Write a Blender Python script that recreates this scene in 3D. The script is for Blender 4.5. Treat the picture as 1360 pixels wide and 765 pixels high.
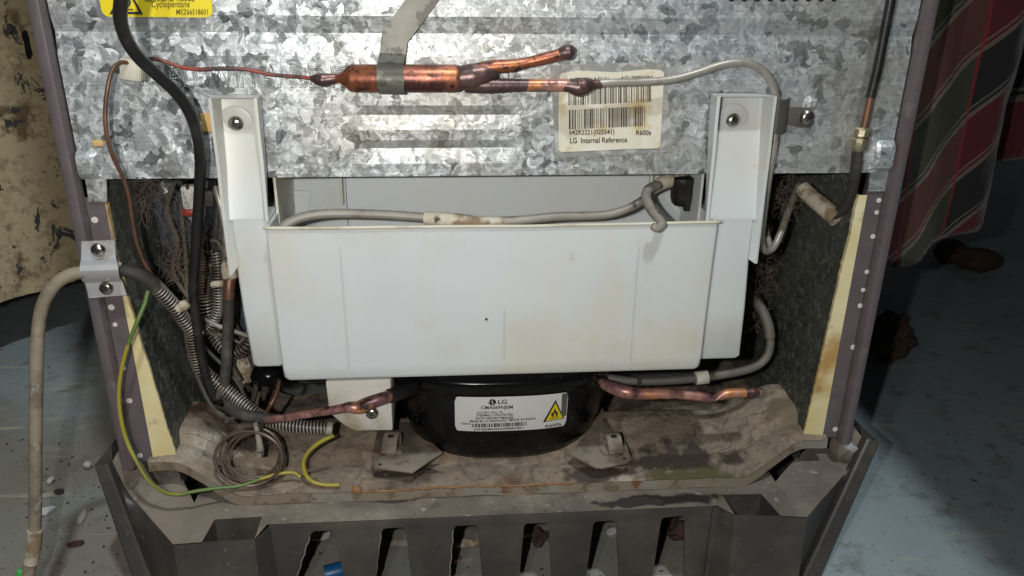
import bpy, bmesh, math, random
from mathutils import Vector, Matrix, noise
R = math.radians
random.seed(7)
scn = bpy.context.scene
for o in list(bpy.data.objects): bpy.data.objects.remove(o)
COL = scn.collection

# ------------------------------------------------------------------ camera
CAM_POS = Vector((-.0372, -.5536, .54)); YAW, PITCH, ROLL = R(4.78), R(22.05), R(.69)
FPX, CX, CY = 1050.0, 680.0, 382.5
_fw = Vector((math.sin(YAW)*math.cos(PITCH), math.cos(YAW)*math.cos(PITCH), -math.sin(PITCH)))
_r0 = Vector((math.cos(YAW), -math.sin(YAW), 0)); _u0 = _r0.cross(_fw)
_rt = _r0*math.cos(ROLL) + _u0*math.sin(ROLL); _up = _u0*math.cos(ROLL) - _r0*math.sin(ROLL)
cd = bpy.data.cameras.new('camera'); cam = bpy.data.objects.new('camera', cd); COL.objects.link(cam)
cd.sensor_width = 36; cd.lens = FPX/1360*36; cd.clip_start = .01; cd.clip_end = 60
m = Matrix((_rt, _up, -_fw)).transposed().to_4x4(); m.translation = CAM_POS; cam.matrix_world = m
scn.camera = cam

# ------------------------------------------------------------------ light
w = bpy.data.worlds.new('World'); scn.world = w; w.use_nodes = True
w.node_tree.nodes['Background'].inputs[0].default_value = (.72, .76, .80, 1)
w.node_tree.nodes['Background'].inputs[1].default_value = .032
def area(name, loc, tgt, size, power, col):
    l = bpy.data.lights.new(name, 'AREA'); l.shape = 'DISK'; l.size = size; l.energy = power; l.color = col
    o = bpy.data.objects.new(name, l); COL.objects.link(o); o.location = loc
    o.rotation_euler = (Vector(tgt)-Vector(loc)).to_track_quat('-Z', 'Y').to_euler(); return o
area('phone_flash', CAM_POS + Vector((-.060, -.01, .015)), (-.06, 0, .38), .012, 2.2, (1, .97, .92))
area('second_flash_led', CAM_POS + Vector((-.120, -.01, .015)), (-.06, 0, .38), .012, .5, (1, .97, .92))
area('ceiling_lamp', (.2, -.9, 2.2), (.1, .1, 0), .10, 21, (.90, .97, 1))
vs = scn.view_settings; vs.view_transform = 'Standard'; vs.look = 'None'; vs.exposure = 0; vs.gamma = 1
scn.cycles.use_denoising = True; scn.cycles.max_bounces = 6

# ------------------------------------------------------------------ helpers
def ray(px, py): return _fw + _rt*((px-CX)/FPX) - _up*((py-CY)/FPX)
def P(px, py, y=None, z=None, x=None):
    """the point of the place seen at photo pixel (px,py), at a known depth y, height z or side x"""
    d = ray(px, py)
    if y is not None: t = (y-CAM_POS.y)/d.y
    elif z is not None: t = (z-CAM_POS.z)/d.z
    else: t = (x-CAM_POS.x)/d.x
    return CAM_POS + d*t
def Ppl(px, py, p0, n):
    d = ray(px, py); return CAM_POS + d*((Vector(p0)-CAM_POS).dot(n)/d.dot(n))

def empty(name, loc, label, cat, group=None):
    o = bpy.data.objects.new(name, None); o.empty_display_size = .02; COL.objects.link(o); o.location = loc
    tag(o, label, cat, group); return o
def tag(o, label=None, cat=None, group=None, kind=None):
    if label: o['label'] = label
    if cat: o['category'] = cat
    if group: o['group'] = group
    if kind: o['kind'] = kind
    return o
def root_loc(p):
    v = Vector((0, 0, 0))
    while p is not None: v += p.location; p = p.parent
    return v
def obj(name, me, mat, parent=None, smooth=False):
    o = bpy.data.objects.new(name, me); COL.objects.link(o)
    if mat is not None and not me.materials: me.materials.append(mat)
    if parent is not None:
        o.parent = parent; off = root_loc(parent)
        if off.length > 0: me.transform(Matrix.Translation(-off))
    if smooth: me.shade_smooth()
    return o
def from_bm(name, bm, mat, parent=None, smooth=False, angle=None):
    bmesh.ops.recalc_face_normals(bm, faces=bm.faces)
    me = bpy.data.meshes.new(name); bm.to_mesh(me); bm.free()
    o = obj(name, me, mat, parent, smooth)
    if angle:
        me.shade_smooth(); me.set_sharp_from_angle(angle=R(angle))
    return o
def mesh(name, vs_, fs, mat, parent=None, smooth=False, angle=None):
    me = bpy.data.meshes.new(name); me.from_pydata([tuple(v) for v in vs_], [], fs); me.update()
    o = obj(name, me, mat, parent, smooth)
    if angle: me.shade_smooth(); me.set_sharp_from_angle(angle=R(angle))
    return o
def catmull(pts, n):
    pts = [Vector(p) for p in pts]
    if len(pts) == 2: return [pts[0].lerp(pts[1], i/n) for i in range(n+1)]
    out = []
    for i in range(len(pts)-1):
        p0 = pts[max(i-1, 0)]; p1 = pts[i]; p2 = pts[i+1]; p3 = pts[min(i+2, len(pts)-1)]
        for k in range(n):
            t = k/n; t2 = t*t; t3 = t2*t
            out.append(.5*((2*p1)+(-p0+p2)*t+(2*p0-5*p1+4*p2-p3)*t2+(-p0+3*p1-3*p2+p3)*t3))
    out.append(pts[-1]); return out
def frames(path):
    fr = []; t = (path[1]-path[0]).normalized(); n = t.orthogonal().normalized()
    for i, p in enumerate(path):
        a = path[max(i-1, 0)]; b = path[min(i+1, len(path)-1)]
        t2 = (b-a); t2 = t2.normalized() if t2.length > 1e-9 else t
        n = (n - t2*n.dot(t2)).normalized(); t = t2; fr.append((p, n, t2.cross(n)))
    return fr
def tube_bm(bm, path, rad, seg=10, cap=True, squash=None):
    fr = frames(path); rings = []; N = len(path)
    for i, (p, n, b) in enumerate(fr):
        f = i/(N-1)
        if isinstance(rad, (int, float)): r = rad
        else:
            k = f*(len(rad)-1); j = min(int(k), len(rad)-2); q = k-j; r = rad[j]*(1-q)+rad[j+1]*q
        rings.append([bm.verts.new(p + (n*math.cos(a)+b*math.sin(a))*r) for a in [2*math.pi*s/seg for s in range(seg)]])
    for a, b in zip(rings, rings[1:]):
        for s in range(seg): bm.faces.new((a[s], a[(s+1) % seg], b[(s+1) % seg], b[s]))
    if cap:
        bm.faces.new(rings[0]); bm.faces.new(rings[-1])
def tube(name, pts, rad, mat, parent=None, n=8, seg=12, cap=True):
    bm = bmesh.new(); tube_bm(bm, catmull(pts, n), rad, seg, cap)
    return from_bm(name, bm, mat, parent, angle=50)
def helix(name, pts, r, pitch, wire, mat, parent, n=14, jig=.0):
    path = catmull(pts, n); fr = frames(path); L = [0]
    for a, b in zip(path, path[1:]): L.append(L[-1]+(b-a).length)
    turns = L[-1]/pitch; S = int(turns*12); out = []; j = 0
    for k in range(S+1):
        d = L[-1]*k/S
        while j < len(L)-2 and L[j+1] < d: j += 1
        q = (d-L[j])/max(L[j+1]-L[j], 1e-9)
        p = fr[j][0].lerp(fr[j+1][0], q); nn = fr[j][1].lerp(fr[j+1][1], q).normalized(); bb = fr[j][2].lerp(fr[j+1][2], q).normalized()
        a = 2*math.pi*turns*k/S; out.append(p+(nn*math.cos(a)+bb*math.sin(a))*r)
    bm = bmesh.new(); tube_bm(bm, out, wire, 5)
    return from_bm(name, bm, mat, parent, smooth=True)
def box(name, c, s, mat, parent=None, bev=0, rot=None, seg=2):
    bm = bmesh.new(); bmesh.ops.create_cube(bm, size=1)
    bmesh.ops.scale(bm, vec=s, verts=bm.verts)
    if bev: bmesh.ops.bevel(bm, geom=bm.edges[:], offset=bev, segments=seg, affect='EDGES', profile=.5)
    mt = Matrix.Translation(c)
    if rot is not None: mt = mt @ rot
    bmesh.ops.transform(bm, matrix=mt, verts=bm.verts)
    return from_bm(name, bm, mat, parent, angle=40)
def prism(name, pts, dirv, mat, parent=None, bev=0, seg=2):
    """outline pts (planar, 3-D) extruded along dirv"""
    bm = bmesh.new(); f = bm.faces.new([bm.verts.new(p) for p in pts])
    e = bmesh.ops.extrude_face_region(bm, geom=[f]); bmesh.ops.translate(bm, vec=dirv, verts=[v for v in e['geom'] if isinstance(v, bmesh.types.BMVert)])
    if bev:
        bmesh.ops.recalc_face_normals(bm, faces=bm.faces)
        bmesh.ops.bevel(bm, geom=bm.edges[:], offset=bev, segments=seg, affect='EDGES', profile=.5)
    return from_bm(name, bm, mat, parent, angle=40)
def lathe(name, prof, mat, base, axis, parent=None, seg=20, angle=40):
    """prof [(r,h)] turned about axis through base"""
    ax = Vector(axis).normalized(); n = ax.orthogonal().normalized(); b = ax.cross(n); bm = bmesh.new(); rings = []
    for r, h in prof:
        rings.append([bm.verts.new(Vector(base)+ax*h+(n*math.cos(a)+b*math.sin(a))*max(r, 1e-5)) for a in [2*math.pi*s/seg for s in range(seg)]])
    for a, c in zip(rings, rings[1:]):
        for s in range(seg): bm.faces.new((a[s], a[(s+1) % seg], c[(s+1) % seg], c[s]))
    bm.faces.new(rings[0]); bm.faces.new(rings[-1])
    return from_bm(name, bm, mat, parent, angle=angle)
def grid(name, nu, nv, fn, mat, parent=None, smooth=True, uv=False, angle=None):
    vs_ = [fn(i/nu, j/nv) for j in range(nv+1) for i in range(nu+1)]
    fs = [(j*(nu+1)+i, j*(nu+1)+i+1, (j+1)*(nu+1)+i+1, (j+1)*(nu+1)+i) for j in range(nv) for i in range(nu)]
    o = mesh(name, vs_, fs, mat, parent, smooth, angle)
    if uv:
        l = o.data.uv_layers.new(name='UVMap')
        for lp in o.data.loops:
            k = lp.vertex_index; l.data[lp.index].uv = ((k % (nu+1))/nu, (k//(nu+1))/nv)
    return o
def screw(pos, r, parent, mat, axis=(0, -1, 0), h=None, spin=.4):
    h = h or r*.55
    s = lathe('screw', [(r, -.002), (r, 0), (r*.97, h*.25), (r*.8, h*.7), (r*.5, h*.95), (0, h)], mat, pos, axis, parent, 20, 60)
    ax = Vector(axis).normalized(); n = ax.orthogonal().normalized(); n = Matrix.Rotation(spin, 3, ax) @ n; b = ax.cross(n); bm = bmesh.new()
    for u, v in ((n, b), (b, n)):
        q = [Vector(pos)+ax*(h*.97)+u*(r*.5*sx)+v*(r*.11*sy) for sx, sy in ((-1, -1), (1, -1), (1, 1), (-1, 1))]
        off = ax*(.0002 if u is n else .0003)
        lo = [bm.verts.new(p-ax*h*.3) for p in q]; hi = [bm.verts.new(p+off) for p in q]
        bm.faces.new(hi)
        for k in range(4): bm.faces.new((lo[k], lo[(k+1) % 4], hi[(k+1) % 4], hi[k]))
    from_bm('cross_slot', bm, M['ink'], s)
    return s
def pxl(lst, y=None): return [P(a[0], a[1], a[2] if len(a) > 2 else y) for a in lst]

_txt = {}
def text2d(s):
    if s not in _txt:
        c = bpy.data.curves.new('t', 'FONT'); c.body = s; c.resolution_u = 3; c.offset = .014
        o = bpy.data.objects.new('t', c); COL.objects.link(o); dg = bpy.context.evaluated_depsgraph_get()
        me = bpy.data.meshes.new_from_object(o.evaluated_get(dg))
        v = [tuple(x.co) for x in me.vertices]; f = [tuple(p.vertices) for p in me.polygons]
        bpy.data.objects.remove(o); bpy.data.meshes.remove(me); bpy.data.curves.remove(c); _txt[s] = (v, f)
    return _txt[s]
class Print:
    """collects flat print on a sheet, fn(u,v) gives the place of a point of the sheet"""
    def __init__(s, fn): s.fn = fn; s.v = []; s.f = []
    def poly(s, pts): k = len(s.v); s.v += [s.fn(*p) for p in pts]; s.f.append(tuple(range(k, k+len(pts))))
    def text(s, t, u0, v0, u1, v1, shear=0):
        v, f = text2d(t); xs = [a[0] for a in v]; ys = [a[1] for a in v]; x0, x1, y0, y1 = min(xs), max(xs), min(ys), max(ys); k = len(s.v)
        for a in v:
            fx = (a[0]-x0)/(x1-x0); s.v.append(s.fn(u0+(u1-u0)*fx, v0+(v1-v0)*(a[1]-y0)/(y1-y0)+shear*fx))
        s.f += [tuple(i+k for i in q) for q in f]
    def bars(s, u0, v0, u1, v1, n, shear=0, seed=1):
        rr = random.Random(seed); ws = [rr.choice((1, 1, 2, 3)) for _ in range(2*n)]; tot = sum(ws); x = 0
        for i, q in enumerate(ws):
            if i % 2 == 0:
                a = u0+(u1-u0)*x/tot; b = u0+(u1-u0)*(x+q)/tot; sa = shear*x/tot; sb = shear*(x+q)/tot
                s.poly([(a, v0+sa), (b, v0+sb), (b, v1+sb), (a, v1+sa)])
            x += q
    def build(s, name, mat, parent): return mesh(name, s.v, s.f, mat, parent)

# ------------------------------------------------------------------ materials
M = {}
class NT:
    def __init__(s, name):
        s.m = bpy.data.materials.new(name); s.m.use_nodes = True; s.t = s.m.node_tree; s.b = s.t.nodes['Principled BSDF']
        s.tc = s.t.nodes.new('ShaderNodeTexCoord'); M[name] = s.m
    def n(s, typ, **k):
        x = s.t.nodes.new('ShaderNode'+typ)
        for a, v in k.items(): setattr(x, a, v)
        return x
    def l(s, a, b): s.t.links.new(a, b)
    def noise(s, scale, detail=5, rough=.55, vec=None, dist=0):
        x = s.n('TexNoise'); x.inputs['Scale'].default_value = scale; x.inputs['Detail'].default_value = detail; x.inputs['Roughness'].default_value = rough; x.inputs['Distortion'].default_value = dist
        s.l(vec if vec is not None else s.tc.outputs['Object'], x.inputs['Vector']); return x.outputs['Fac']
    def ramp(s, fac, stops, interp='LINEAR'):
        x = s.n('ValToRGB'); x.color_ramp.interpolation = interp; e = x.color_ramp.elements
        while len(e) < len(stops): e.new(.5)
        for k, (p, c) in enumerate(stops):
            e[k].position = p; e[k].color = (*c, 1) if isinstance(c, tuple) else (c, c, c, 1)
        s.l(fac, x.inputs['Fac']); return x.outputs['Color']
    def mix(s, fac, a, b, mode='MIX'):
        x = s.n('Mix', data_type='RGBA', blend_type=mode)
        for v, i in ((fac, 0), (a, 6), (b, 7)):
            if isinstance(v, (int, float)): x.inputs[i].default_value = v
            elif isinstance(v, tuple): x.inputs[i].default_value = (*v, 1)
            else: s.l(v, x.inputs[i])
        return x.outputs[2]
    def math(s, op, a, b=None, c=None):
        x = s.n('Math', operation=op)
        for i, v in enumerate((a, b, c)):
            if v is None: continue
            if isinstance(v, (int, float)): x.inputs[i].default_value = v
            else: s.l(v, x.inputs[i])
        return x.outputs[0]
    def bump(s, h, strength, dist=.001, normal=None):
        x = s.n('Bump'); x.inputs['Strength'].default_value = strength; x.inputs['Distance'].default_value = dist; s.l(h, x.inputs['Height'])
        if normal is not None: s.l(normal, x.inputs['Normal'])
        s.l(x.outputs['Normal'], s.b.inputs['Normal']); return x.outputs['Normal']
    def out(s, col=None, rough=None, metal=None, **k):
        for v, i in ((col, 'Base Color'), (rough, 'Roughness'), (metal, 'Metallic')):
            if v is None: continue
            if isinstance(v, (int, float)): s.b.inputs[i].default_value = v
            elif isinstance(v, tuple): s.b.inputs[i].default_value = (*v, 1)
            else: s.l(v, s.b.inputs[i])
        for a, v in k.items(): s.b.inputs[a.replace('_', ' ')].default_value = v
        return s.m
def simple(name, c1, c2, scale, rough=.5, metal=0, bump=.15, layers=(), bdist=.0006, **k):
    """two-tone mottled paint; layers: (colour, noise scale, from, to) for dirt, rust, wear"""
    t = NT(name); f = t.noise(scale); col = t.mix(t.ramp(f, [(.3, 0.), (.7, 1.)]), c1, c2)
    for i, (c, sc, a, b) in enumerate(layers):
        mp = t.n('Mapping'); mp.inputs['Location'].default_value = (3.1*i+1.3, 1.7*i, .9*i); t.l(t.tc.outputs['Object'], mp.inputs['Vector'])
        col = t.mix(t.ramp(t.noise(sc, 7, .6, mp.outputs[0]), [(a-.045, 0.), (b-.055, 1.)]), col, c)
    t.bump(t.noise(scale*6, 6), bump, bdist); return t.out(col, rough, metal, **k)

def spangle(name, dark, mid, lights, vscale, tilt, rough, metal, dirt, dirtamt):
    t = NT(name); n1 = t.n('TexNoise'); n1.inputs['Scale'].default_value = 75; n1.inputs['Detail'].default_value = 1.5
    t.l(t.tc.outputs['Object'], n1.inputs['Vector'])
    vm = t.n('VectorMath', operation='MULTIPLY_ADD'); t.l(n1.outputs['Color'], vm.inputs[0]); vm.inputs[1].default_value = (.013, .013, .013); t.l(t.tc.outputs['Object'], vm.inputs[2])
    vo = t.n('TexVoronoi', distance='MANHATTAN'); vo.inputs['Scale'].default_value = vscale; t.l(vm.outputs[0], vo.inputs['Vector'])
    v2 = t.n('TexVoronoi', distance='MANHATTAN'); v2.inputs['Scale'].default_value = vscale*2.3; t.l(vm.outputs[0], v2.inputs['Vector'])
    sp = t.n('SeparateColor'); t.l(vo.outputs['Color'], sp.inputs[0]); s2 = t.n('SeparateColor'); t.l(v2.outputs['Color'], s2.inputs[0])
    col = t.ramp(sp.outputs[0], [(0., dark), (.09, dark), (.10, mid), (.24, mid), (.27, lights[0]), (.66, lights[1]), (1., lights[2])])
    fine = t.ramp(s2.outputs[1], [(0., .70), (.25, .88), (.6, 1.), (1., 1.)])
    col = t.mix(.8, col, fine, 'MULTIPLY')
    ang = t.math('MULTIPLY', s2.outputs[0], 6.283); ps = t.n('SeparateXYZ'); t.l(t.tc.outputs['Object'], ps.inputs[0])
    dt_ = t.math('ADD', t.math('MULTIPLY', ps.outputs[0], t.math('COSINE', ang)), t.math('MULTIPLY', t.math('ADD', ps.outputs[2], t.math('MULTIPLY', ps.outputs[1], .7)), t.math('SINE', ang)))
    cb_ = t.n('CombineXYZ'); t.l(t.math('MULTIPLY', dt_, 900.), cb_.inputs[0]); t.l(t.math('MULTIPLY', s2.outputs[1], 50.), cb_.inputs[1])
    col = t.mix(.75, col, t.ramp(t.noise(1., 2, .6, cb_.outputs[0]), [(.36, .66), (.62, 1.08)]), 'MULTIPLY')
    mp = t.n('Mapping'); mp.inputs['Scale'].default_value = (4, 4, 160); t.l(t.tc.outputs['Object'], mp.inputs['Vector'])
    scr = t.ramp(t.noise(6, 5, .7, mp.outputs[0]), [(.38, .68), (.55, 1.)]); col = t.mix(.6, col, scr, 'MULTIPLY')
    col = t.mix(t.ramp(t.noise(9, 6, .65), [(.47, 0.), (.72, dirtamt)]), col, dirt)
    col = t.mix(t.ramp(t.noise(3.1, 5, .6), [(.35, .16), (.65, 0.)]), col, (.30, .33, .35))
    # crystals lean a little, each its own way
    mixv = t.mix(.55, vo.outputs['Color'], v2.outputs['Color'])
    a = t.n('VectorMath', operation='SUBTRACT'); t.l(mixv, a.inputs[0]); a.inputs[1].default_value = (.5, .5, .5)
    g = t.n('NewGeometry'); b = t.n('VectorMath', operation='MULTIPLY_ADD'); t.l(a.outputs[0], b.inputs[0]); b.inputs[1].default_value = (tilt, tilt, tilt); t.l(g.outputs['Normal'], b.inputs[2])
    nn = t.n('VectorMath', operation='NORMALIZE'); t.l(b.outputs[0], nn.inputs[0])
    t.bump(t.noise(420, 4), .12, .0004, nn.outputs[0])
    t.l(t.ramp(s2.outputs[2], [(0., rough-.08), (1., rough+.12)]), t.b.inputs['Roughness'])
    return t.out(col, None, metal)
spangle('galvanised', (.20, .22, .23), (.38, .405, .415), ((.54, .575, .59), (.63, .665, .68), (.72, .75, .76)), 136, .28, .43, .57, (.40, .34, .24), .5)
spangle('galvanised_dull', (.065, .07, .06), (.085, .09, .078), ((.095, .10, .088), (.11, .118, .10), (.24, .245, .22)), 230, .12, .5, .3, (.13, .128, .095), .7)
simple('purple_paint', (.105, .083, .090), (.13, .106, .112), 60, .42, 0, .25, [((.17, .15, .14), 30, .62, .8)])
simple('yellow_foam', (.60, .50, .24), (.72, .64, .40), 22, .8, 0, .4, [((.42, .25, .08), 12, .60, .72), ((.22, .15, .09), 40, .66, .8)])
t = NT('white_tray'); f = t.ramp(t.noise(7, 4), [(.35, 0.), (.7, 1.)]); c = t.mix(f, (.555, .588, .60), (.575, .592, .58))
c = t.mix(t.ramp(t.noise(11, 3, .5), [(.50, 0.), (.68, .48)]), c, (.56, .505, .37))
mp = t.n('Mapping'); mp.inputs['Scale'].default_value = (26, 8, 3.2); t.l(t.tc.outputs['Object'], mp.inputs['Vector'])
c = t.mix(t.ramp(t.noise(1.5, 4, .5, mp.outputs[0]), [(.56, 0.), (.80, .32)]), c, (.58, .52, .36))
c = t.mix(t.ramp(t.noise(17, 8, .7), [(.55, 0.), (.69, .36)]), c, (.48, .44, .34))
c = t.mix(t.ramp(t.noise(90, 3), [(.70, 0.), (.76, .6)]), c, (.50, .46, .36))
t.bump(t.noise(40, 3), .06, .001); t.out(c, .40, 0, Subsurface_Weight=.4, Subsurface_Scale=.006); t.b.inputs['Subsurface Radius'].default_value = (1, .92, .85)
simple('aged_plastic', (.50, .48, .38), (.58, .56, .46), 30, .5, 0, .2, [((.32, .27, .18), 25, .58, .75)])
simple('dusty_plate', (.225, .175, .130), (.315, .25, .19), 26, .85, 0, .9,
       [((.19, .15, .115), 14, .50, .66), ((.40, .36, .30), 19, .62, .76), ((.08, .06, .045), 9, .62, .69), ((.13, .075, .045), 30, .63, .74), ((.18, .14, .105), 60, .50, .72)], .0016)
def stains(mname, lst, cracks=0):
    t_ = M[mname].node_tree; bs_ = t_.nodes['Principled BSDF']; src = bs_.inputs['Base Color'].links[0].from_socket
    g_ = t_.nodes.new('ShaderNodeNewGeometry'); nz = t_.nodes.new('ShaderNodeTexNoise'); nz.inputs['Scale'].default_value = 55; nz.inputs['Detail'].default_value = 6; t_.links.new(g_.outputs['Position'], nz.inputs['Vector'])
    last = src
    if cracks:
        ck = t_.nodes.new('ShaderNodeTexNoise'); ck.inputs['Scale'].default_value = 14; ck.inputs['Detail'].default_value = 7; ck.inputs['Roughness'].default_value = .62; t_.links.new(g_.outputs['Position'], ck.inputs['Vector'])
        cr2 = t_.nodes.new('ShaderNodeValToRGB'); e2 = cr2.color_ramp.elements; e2[0].position = .478; e2[0].color = (0, 0, 0, 1); e2[1].position = .522; e2[1].color = (0, 0, 0, 1); e3 = e2.new(.5); e3.color = (cracks, cracks, cracks, 1); t_.links.new(ck.outputs['Fac'], cr2.inputs['Fac'])
        m0 = t_.nodes.new('ShaderNodeMix'); m0.data_type = 'RGBA'; t_.links.new(cr2.outputs['Color'], m0.inputs[0]); t_.links.new(src, m0.inputs[6]); m0.inputs[7].default_value = (.06, .042, .033, 1); last = m0.outputs[2]
    for cpt, rx_, ry_, cc in lst:
        v1 = t_.nodes.new('ShaderNodeVectorMath'); v1.operation = 'SUBTRACT'; t_.links.new(g_.outputs['Position'], v1.inputs[0]); v1.inputs[1].default_value = (cpt.x, cpt.y, 0)
        v2_ = t_.nodes.new('ShaderNodeVectorMath'); v2_.operation = 'MULTIPLY'; t_.links.new(v1.outputs[0], v2_.inputs[0]); v2_.inputs[1].default_value = (1/rx_, 1/ry_, 0)
        v3 = t_.nodes.new('ShaderNodeVectorMath'); v3.operation = 'LENGTH'; t_.links.new(v2_.outputs[0], v3.inputs[0])
        m1 = t_.nodes.new('ShaderNodeMath'); m1.operation = 'MULTIPLY_ADD'; t_.links.new(nz.outputs['Fac'], m1.inputs[0]); m1.inputs[1].default_value = 2.6; t_.links.new(v3.outputs['Value'], m1.inputs[2])
        rp_ = t_.nodes.new('ShaderNodeValToRGB'); rp_.color_ramp.elements[0].position = .64; rp_.color_ramp.elements[0].color = (1, 1, 1, 1); rp_.color_ramp.elements[1].position = .76; rp_.color_ramp.elements[1].color = (0, 0, 0, 1)
        dv = t_.nodes.new('ShaderNodeMath'); dv.operation = 'DIVIDE'; t_.links.new(m1.outputs[0], dv.inputs[0]); dv.inputs[1].default_value = 3.2; t_.links.new(dv.outputs[0], rp_.inputs['Fac'])
        mx = t_.nodes.new('ShaderNodeMix'); mx.data_type = 'RGBA'; t_.links.new(rp_.outputs['Color'], mx.inputs[0]); t_.links.new(last, mx.inputs[6]); mx.inputs[7].default_value = (*cc, 1); last = mx.outputs[2]
    t_.links.new(last, bs_.inputs['Base Color'])
stains('dusty_plate', ((P(900, 612, z=.147), .052, .016, (.040, .030, .020)), (P(905, 632, z=.146), .050, .010, (.085, .070, .028)), (P(800, 628, z=.146), .034, .009, (.065, .048, .036)), (P(300, 560, z=.16), .026, .032, (.085, .05, .036)), (P(540, 628, z=.146), .034, .006, (.05, .038, .03)), (P(335, 605, z=.147), .020, .014, (.075, .055, .04)), (P(950, 640, z=.146), .022, .006, (.06, .045, .03)), (P(1040, 570, z=.16), .014, .02, (.15, .115, .075))), .5)
simple('lip_metal', (.21, .205, .175), (.28, .27, .23), 30, .6, .2, .4, [((.24, .195, .145), 24, .46, .58), ((.16, .12, .08), 60, .58, .66), ((.17, .085, .04), 55, .66, .71)])
simple('rust', (.17, .075, .03), (.30, .17, .08), 90, .9, 0, .8)
simple('plastic_base', (.040, .036, .034), (.052, .047, .044), 16, .46, 0, .2, [((.085, .073, .06), 20, .50, .74), ((.13, .115, .10), 190, .70, .75)])
simple('dusty_deck', (.105, .09, .074), (.165, .14, .113), 14, .85, 0, .7, [((.26, .225, .185), 10, .5, .68), ((.06, .052, .048), 18, .60, .72), ((.32, .28, .23), 120, .66, .74)], .001)
stains('dusty_deck', ((P(880, 664, z=.1345), .050, .007, (.012, .011, .010)), (P(830, 668, z=.1345), .03, .006, (.03, .027, .024)), (P(520, 665, z=.1345), .02, .004, (.04, .035, .03)), (P(240, 690, z=.1345), .03, .03, (.21, .175, .14))), .25)
simple('black_gloss', (.003, .003, .0035), (.005, .005, .006), 30, .20, 0, .08, [((.09, .085, .075), 300, .71, .75), ((.008, .008, .008), 40, .60, .8)], Specular_IOR_Level=.3)
simple('black_cable', (.008, .008, .009), (.014, .013, .013), 50, .42, 0, .2, [((.040, .036, .032), 30, .57, .80)])
simple('dusty_black', (.022, .020, .019), (.048, .043, .038), 40, .7, 0, .4, [((.11, .095, .08), 25, .55, .75)])
simple('grey_tube', (.22, .20, .17), (.30, .28, .24), 30, .5, .1, .3, [((.15, .11, .08), 28, .58, .70), ((.05, .04, .035), 70, .66, .72)])
simple('steel_tube', (.31, .29, .25), (.40, .375, .33), 30, .40, .4, .2, [((.22, .17, .12), 28, .58, .70)])
simple('rubber_grey', (.085, .076, .064), (.125, .113, .096), 30, .6, 0, .3, [((.16, .145, .12), 24, .56, .7)])
simple('drain_hose', (.235, .195, .145), (.31, .265, .20), 24, .6, 0, .3, [((.14, .11, .08), 30, .52, .70), ((.45, .43, .38), 60, .64, .74)])
simple('dirty_sleeve', (.46, .40, .30), (.56, .52, .43), 50, .85, 0, .8, [((.24, .17, .10), 60, .52, .64), ((.05, .04, .03), 45, .64, .70)])
simple('copper', (.36, .12, .06), (.46, .18, .085), 40, .40, .8, .3, [((.40, .15, .10), 60, .50, .62), ((.13, .055, .05), 42, .53, .64), ((.08, .045, .045), 240, .60, .68)])
simple('pink_copper', (.55, .25, .20), (.62, .34, .28), 40, .38, .5, .25, [((.60, .26, .10), 20, .55, .64), ((.22, .11, .12), 36, .50, .64), ((.05, .03, .03), 60, .60, .70)])
simple('burnt_copper', (.075, .05, .048), (.14, .088, .083), 60, .36, .6, .4, [((.24, .13, .11), 60, .56, .70)])
simple('brown_tube', (.17, .085, .05), (.24, .13, .08), 60, .45, .5, .2, [((.10, .07, .055), 40, .5, .7)])
simple('coil_tube', (.085, .06, .045), (.15, .11, .085), 50, .45, .4, .2)
simple('red_wire', (.30, .055, .035), (.20, .07, .05), 60, .4, 0, .2, [((.06, .04, .035), 40, .5, .6)])
simple('brass', (.40, .34, .22), (.55, .49, .36), 70, .36, .8, .3, [((.16, .13, .09), 50, .55, .7)])
simple('strap_metal', (.125, .122, .10), (.19, .187, .16), 60, .5, .35, .2, [((.085, .08, .065), 45, .52, .56)])
simple('clamp_paint', (.40, .41, .43), (.46, .46, .47), 40, .45, .1, .2, [((.28, .24, .19), 30, .58, .74)])
simple('dark_strap', (.075, .068, .058), (.11, .10, .085), 50, .6, .2, .4)
simple('screw_steel', (.42, .40, .36), (.55, .53, .48), 120, .26, 1, .2, [((.14, .11, .08), 200, .56, .68)])
simple('spring_wire', (.34, .31, .27), (.46, .43, .38), 40, .42, .5, .2, [((.16, .13, .10), 24, .50, .66)])
simple('relay_white', (.62, .60, .54), (.70, .69, .65), 20, .5, 0, .15, [((.40, .33, .23), 16, .60, .76)])
simple('foot_metal', (.17, .14, .11), (.24, .20, .16), 30, .8, .0, .7, [((.10, .075, .055), 40, .50, .66), ((.13, .07, .04), 60, .60, .70)])
simple('earth_green', (.085, .15, .035), (.13, .19, .045), 40, .45, 0, .15)
simple('earth_yellow', (.36, .29, .03), (.28, .23, .035), 40, .45, 0, .15, [((.20, .17, .08), 30, .58, .72)])
simple('label_yellow', (.82, .66, .012), (.78, .62, .012), 20, .45, 0, .05)
simple('label_white', (.70, .70, .70), (.66, .66, .65), 30, .42, 0, .05, [((.50, .46, .36), 35, .64, .78)])
simple('aged_paper', (.68, .64, .52), (.62, .58, .45), 22, .6, 0, .25, [((.50, .37, .16), 26, .56, .70), ((.72, .70, .63), 40, .56, .66)])
simple('clear_film', (.34, .34, .32), (.42, .42, .40), 60, .22, .3, .4, [((.66, .66, .64), 90, .55, .66)])
simple('ink', (.012, .012, .013), (.02, .02, .02), 40, .6, 0, 0)
simple('ink_faded', (.05, .045, .04), (.11, .10, .09), 130, .6, 0, 0)
simple('ink_olive', (.10, .085, .006), (.15, .12, .008), 130, .6, 0, 0)
simple('dark_hole', (.006, .006, .006), (.01, .01, .01), 40, .9, 0, 0)
simple('hole_white', (.58, .56, .50), (.66, .64, .58), 100, .6, 0, .2)
simple('orange_foam', (.55, .33, .10), (.62, .42, .16), 70, .8, 0, .5)
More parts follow.
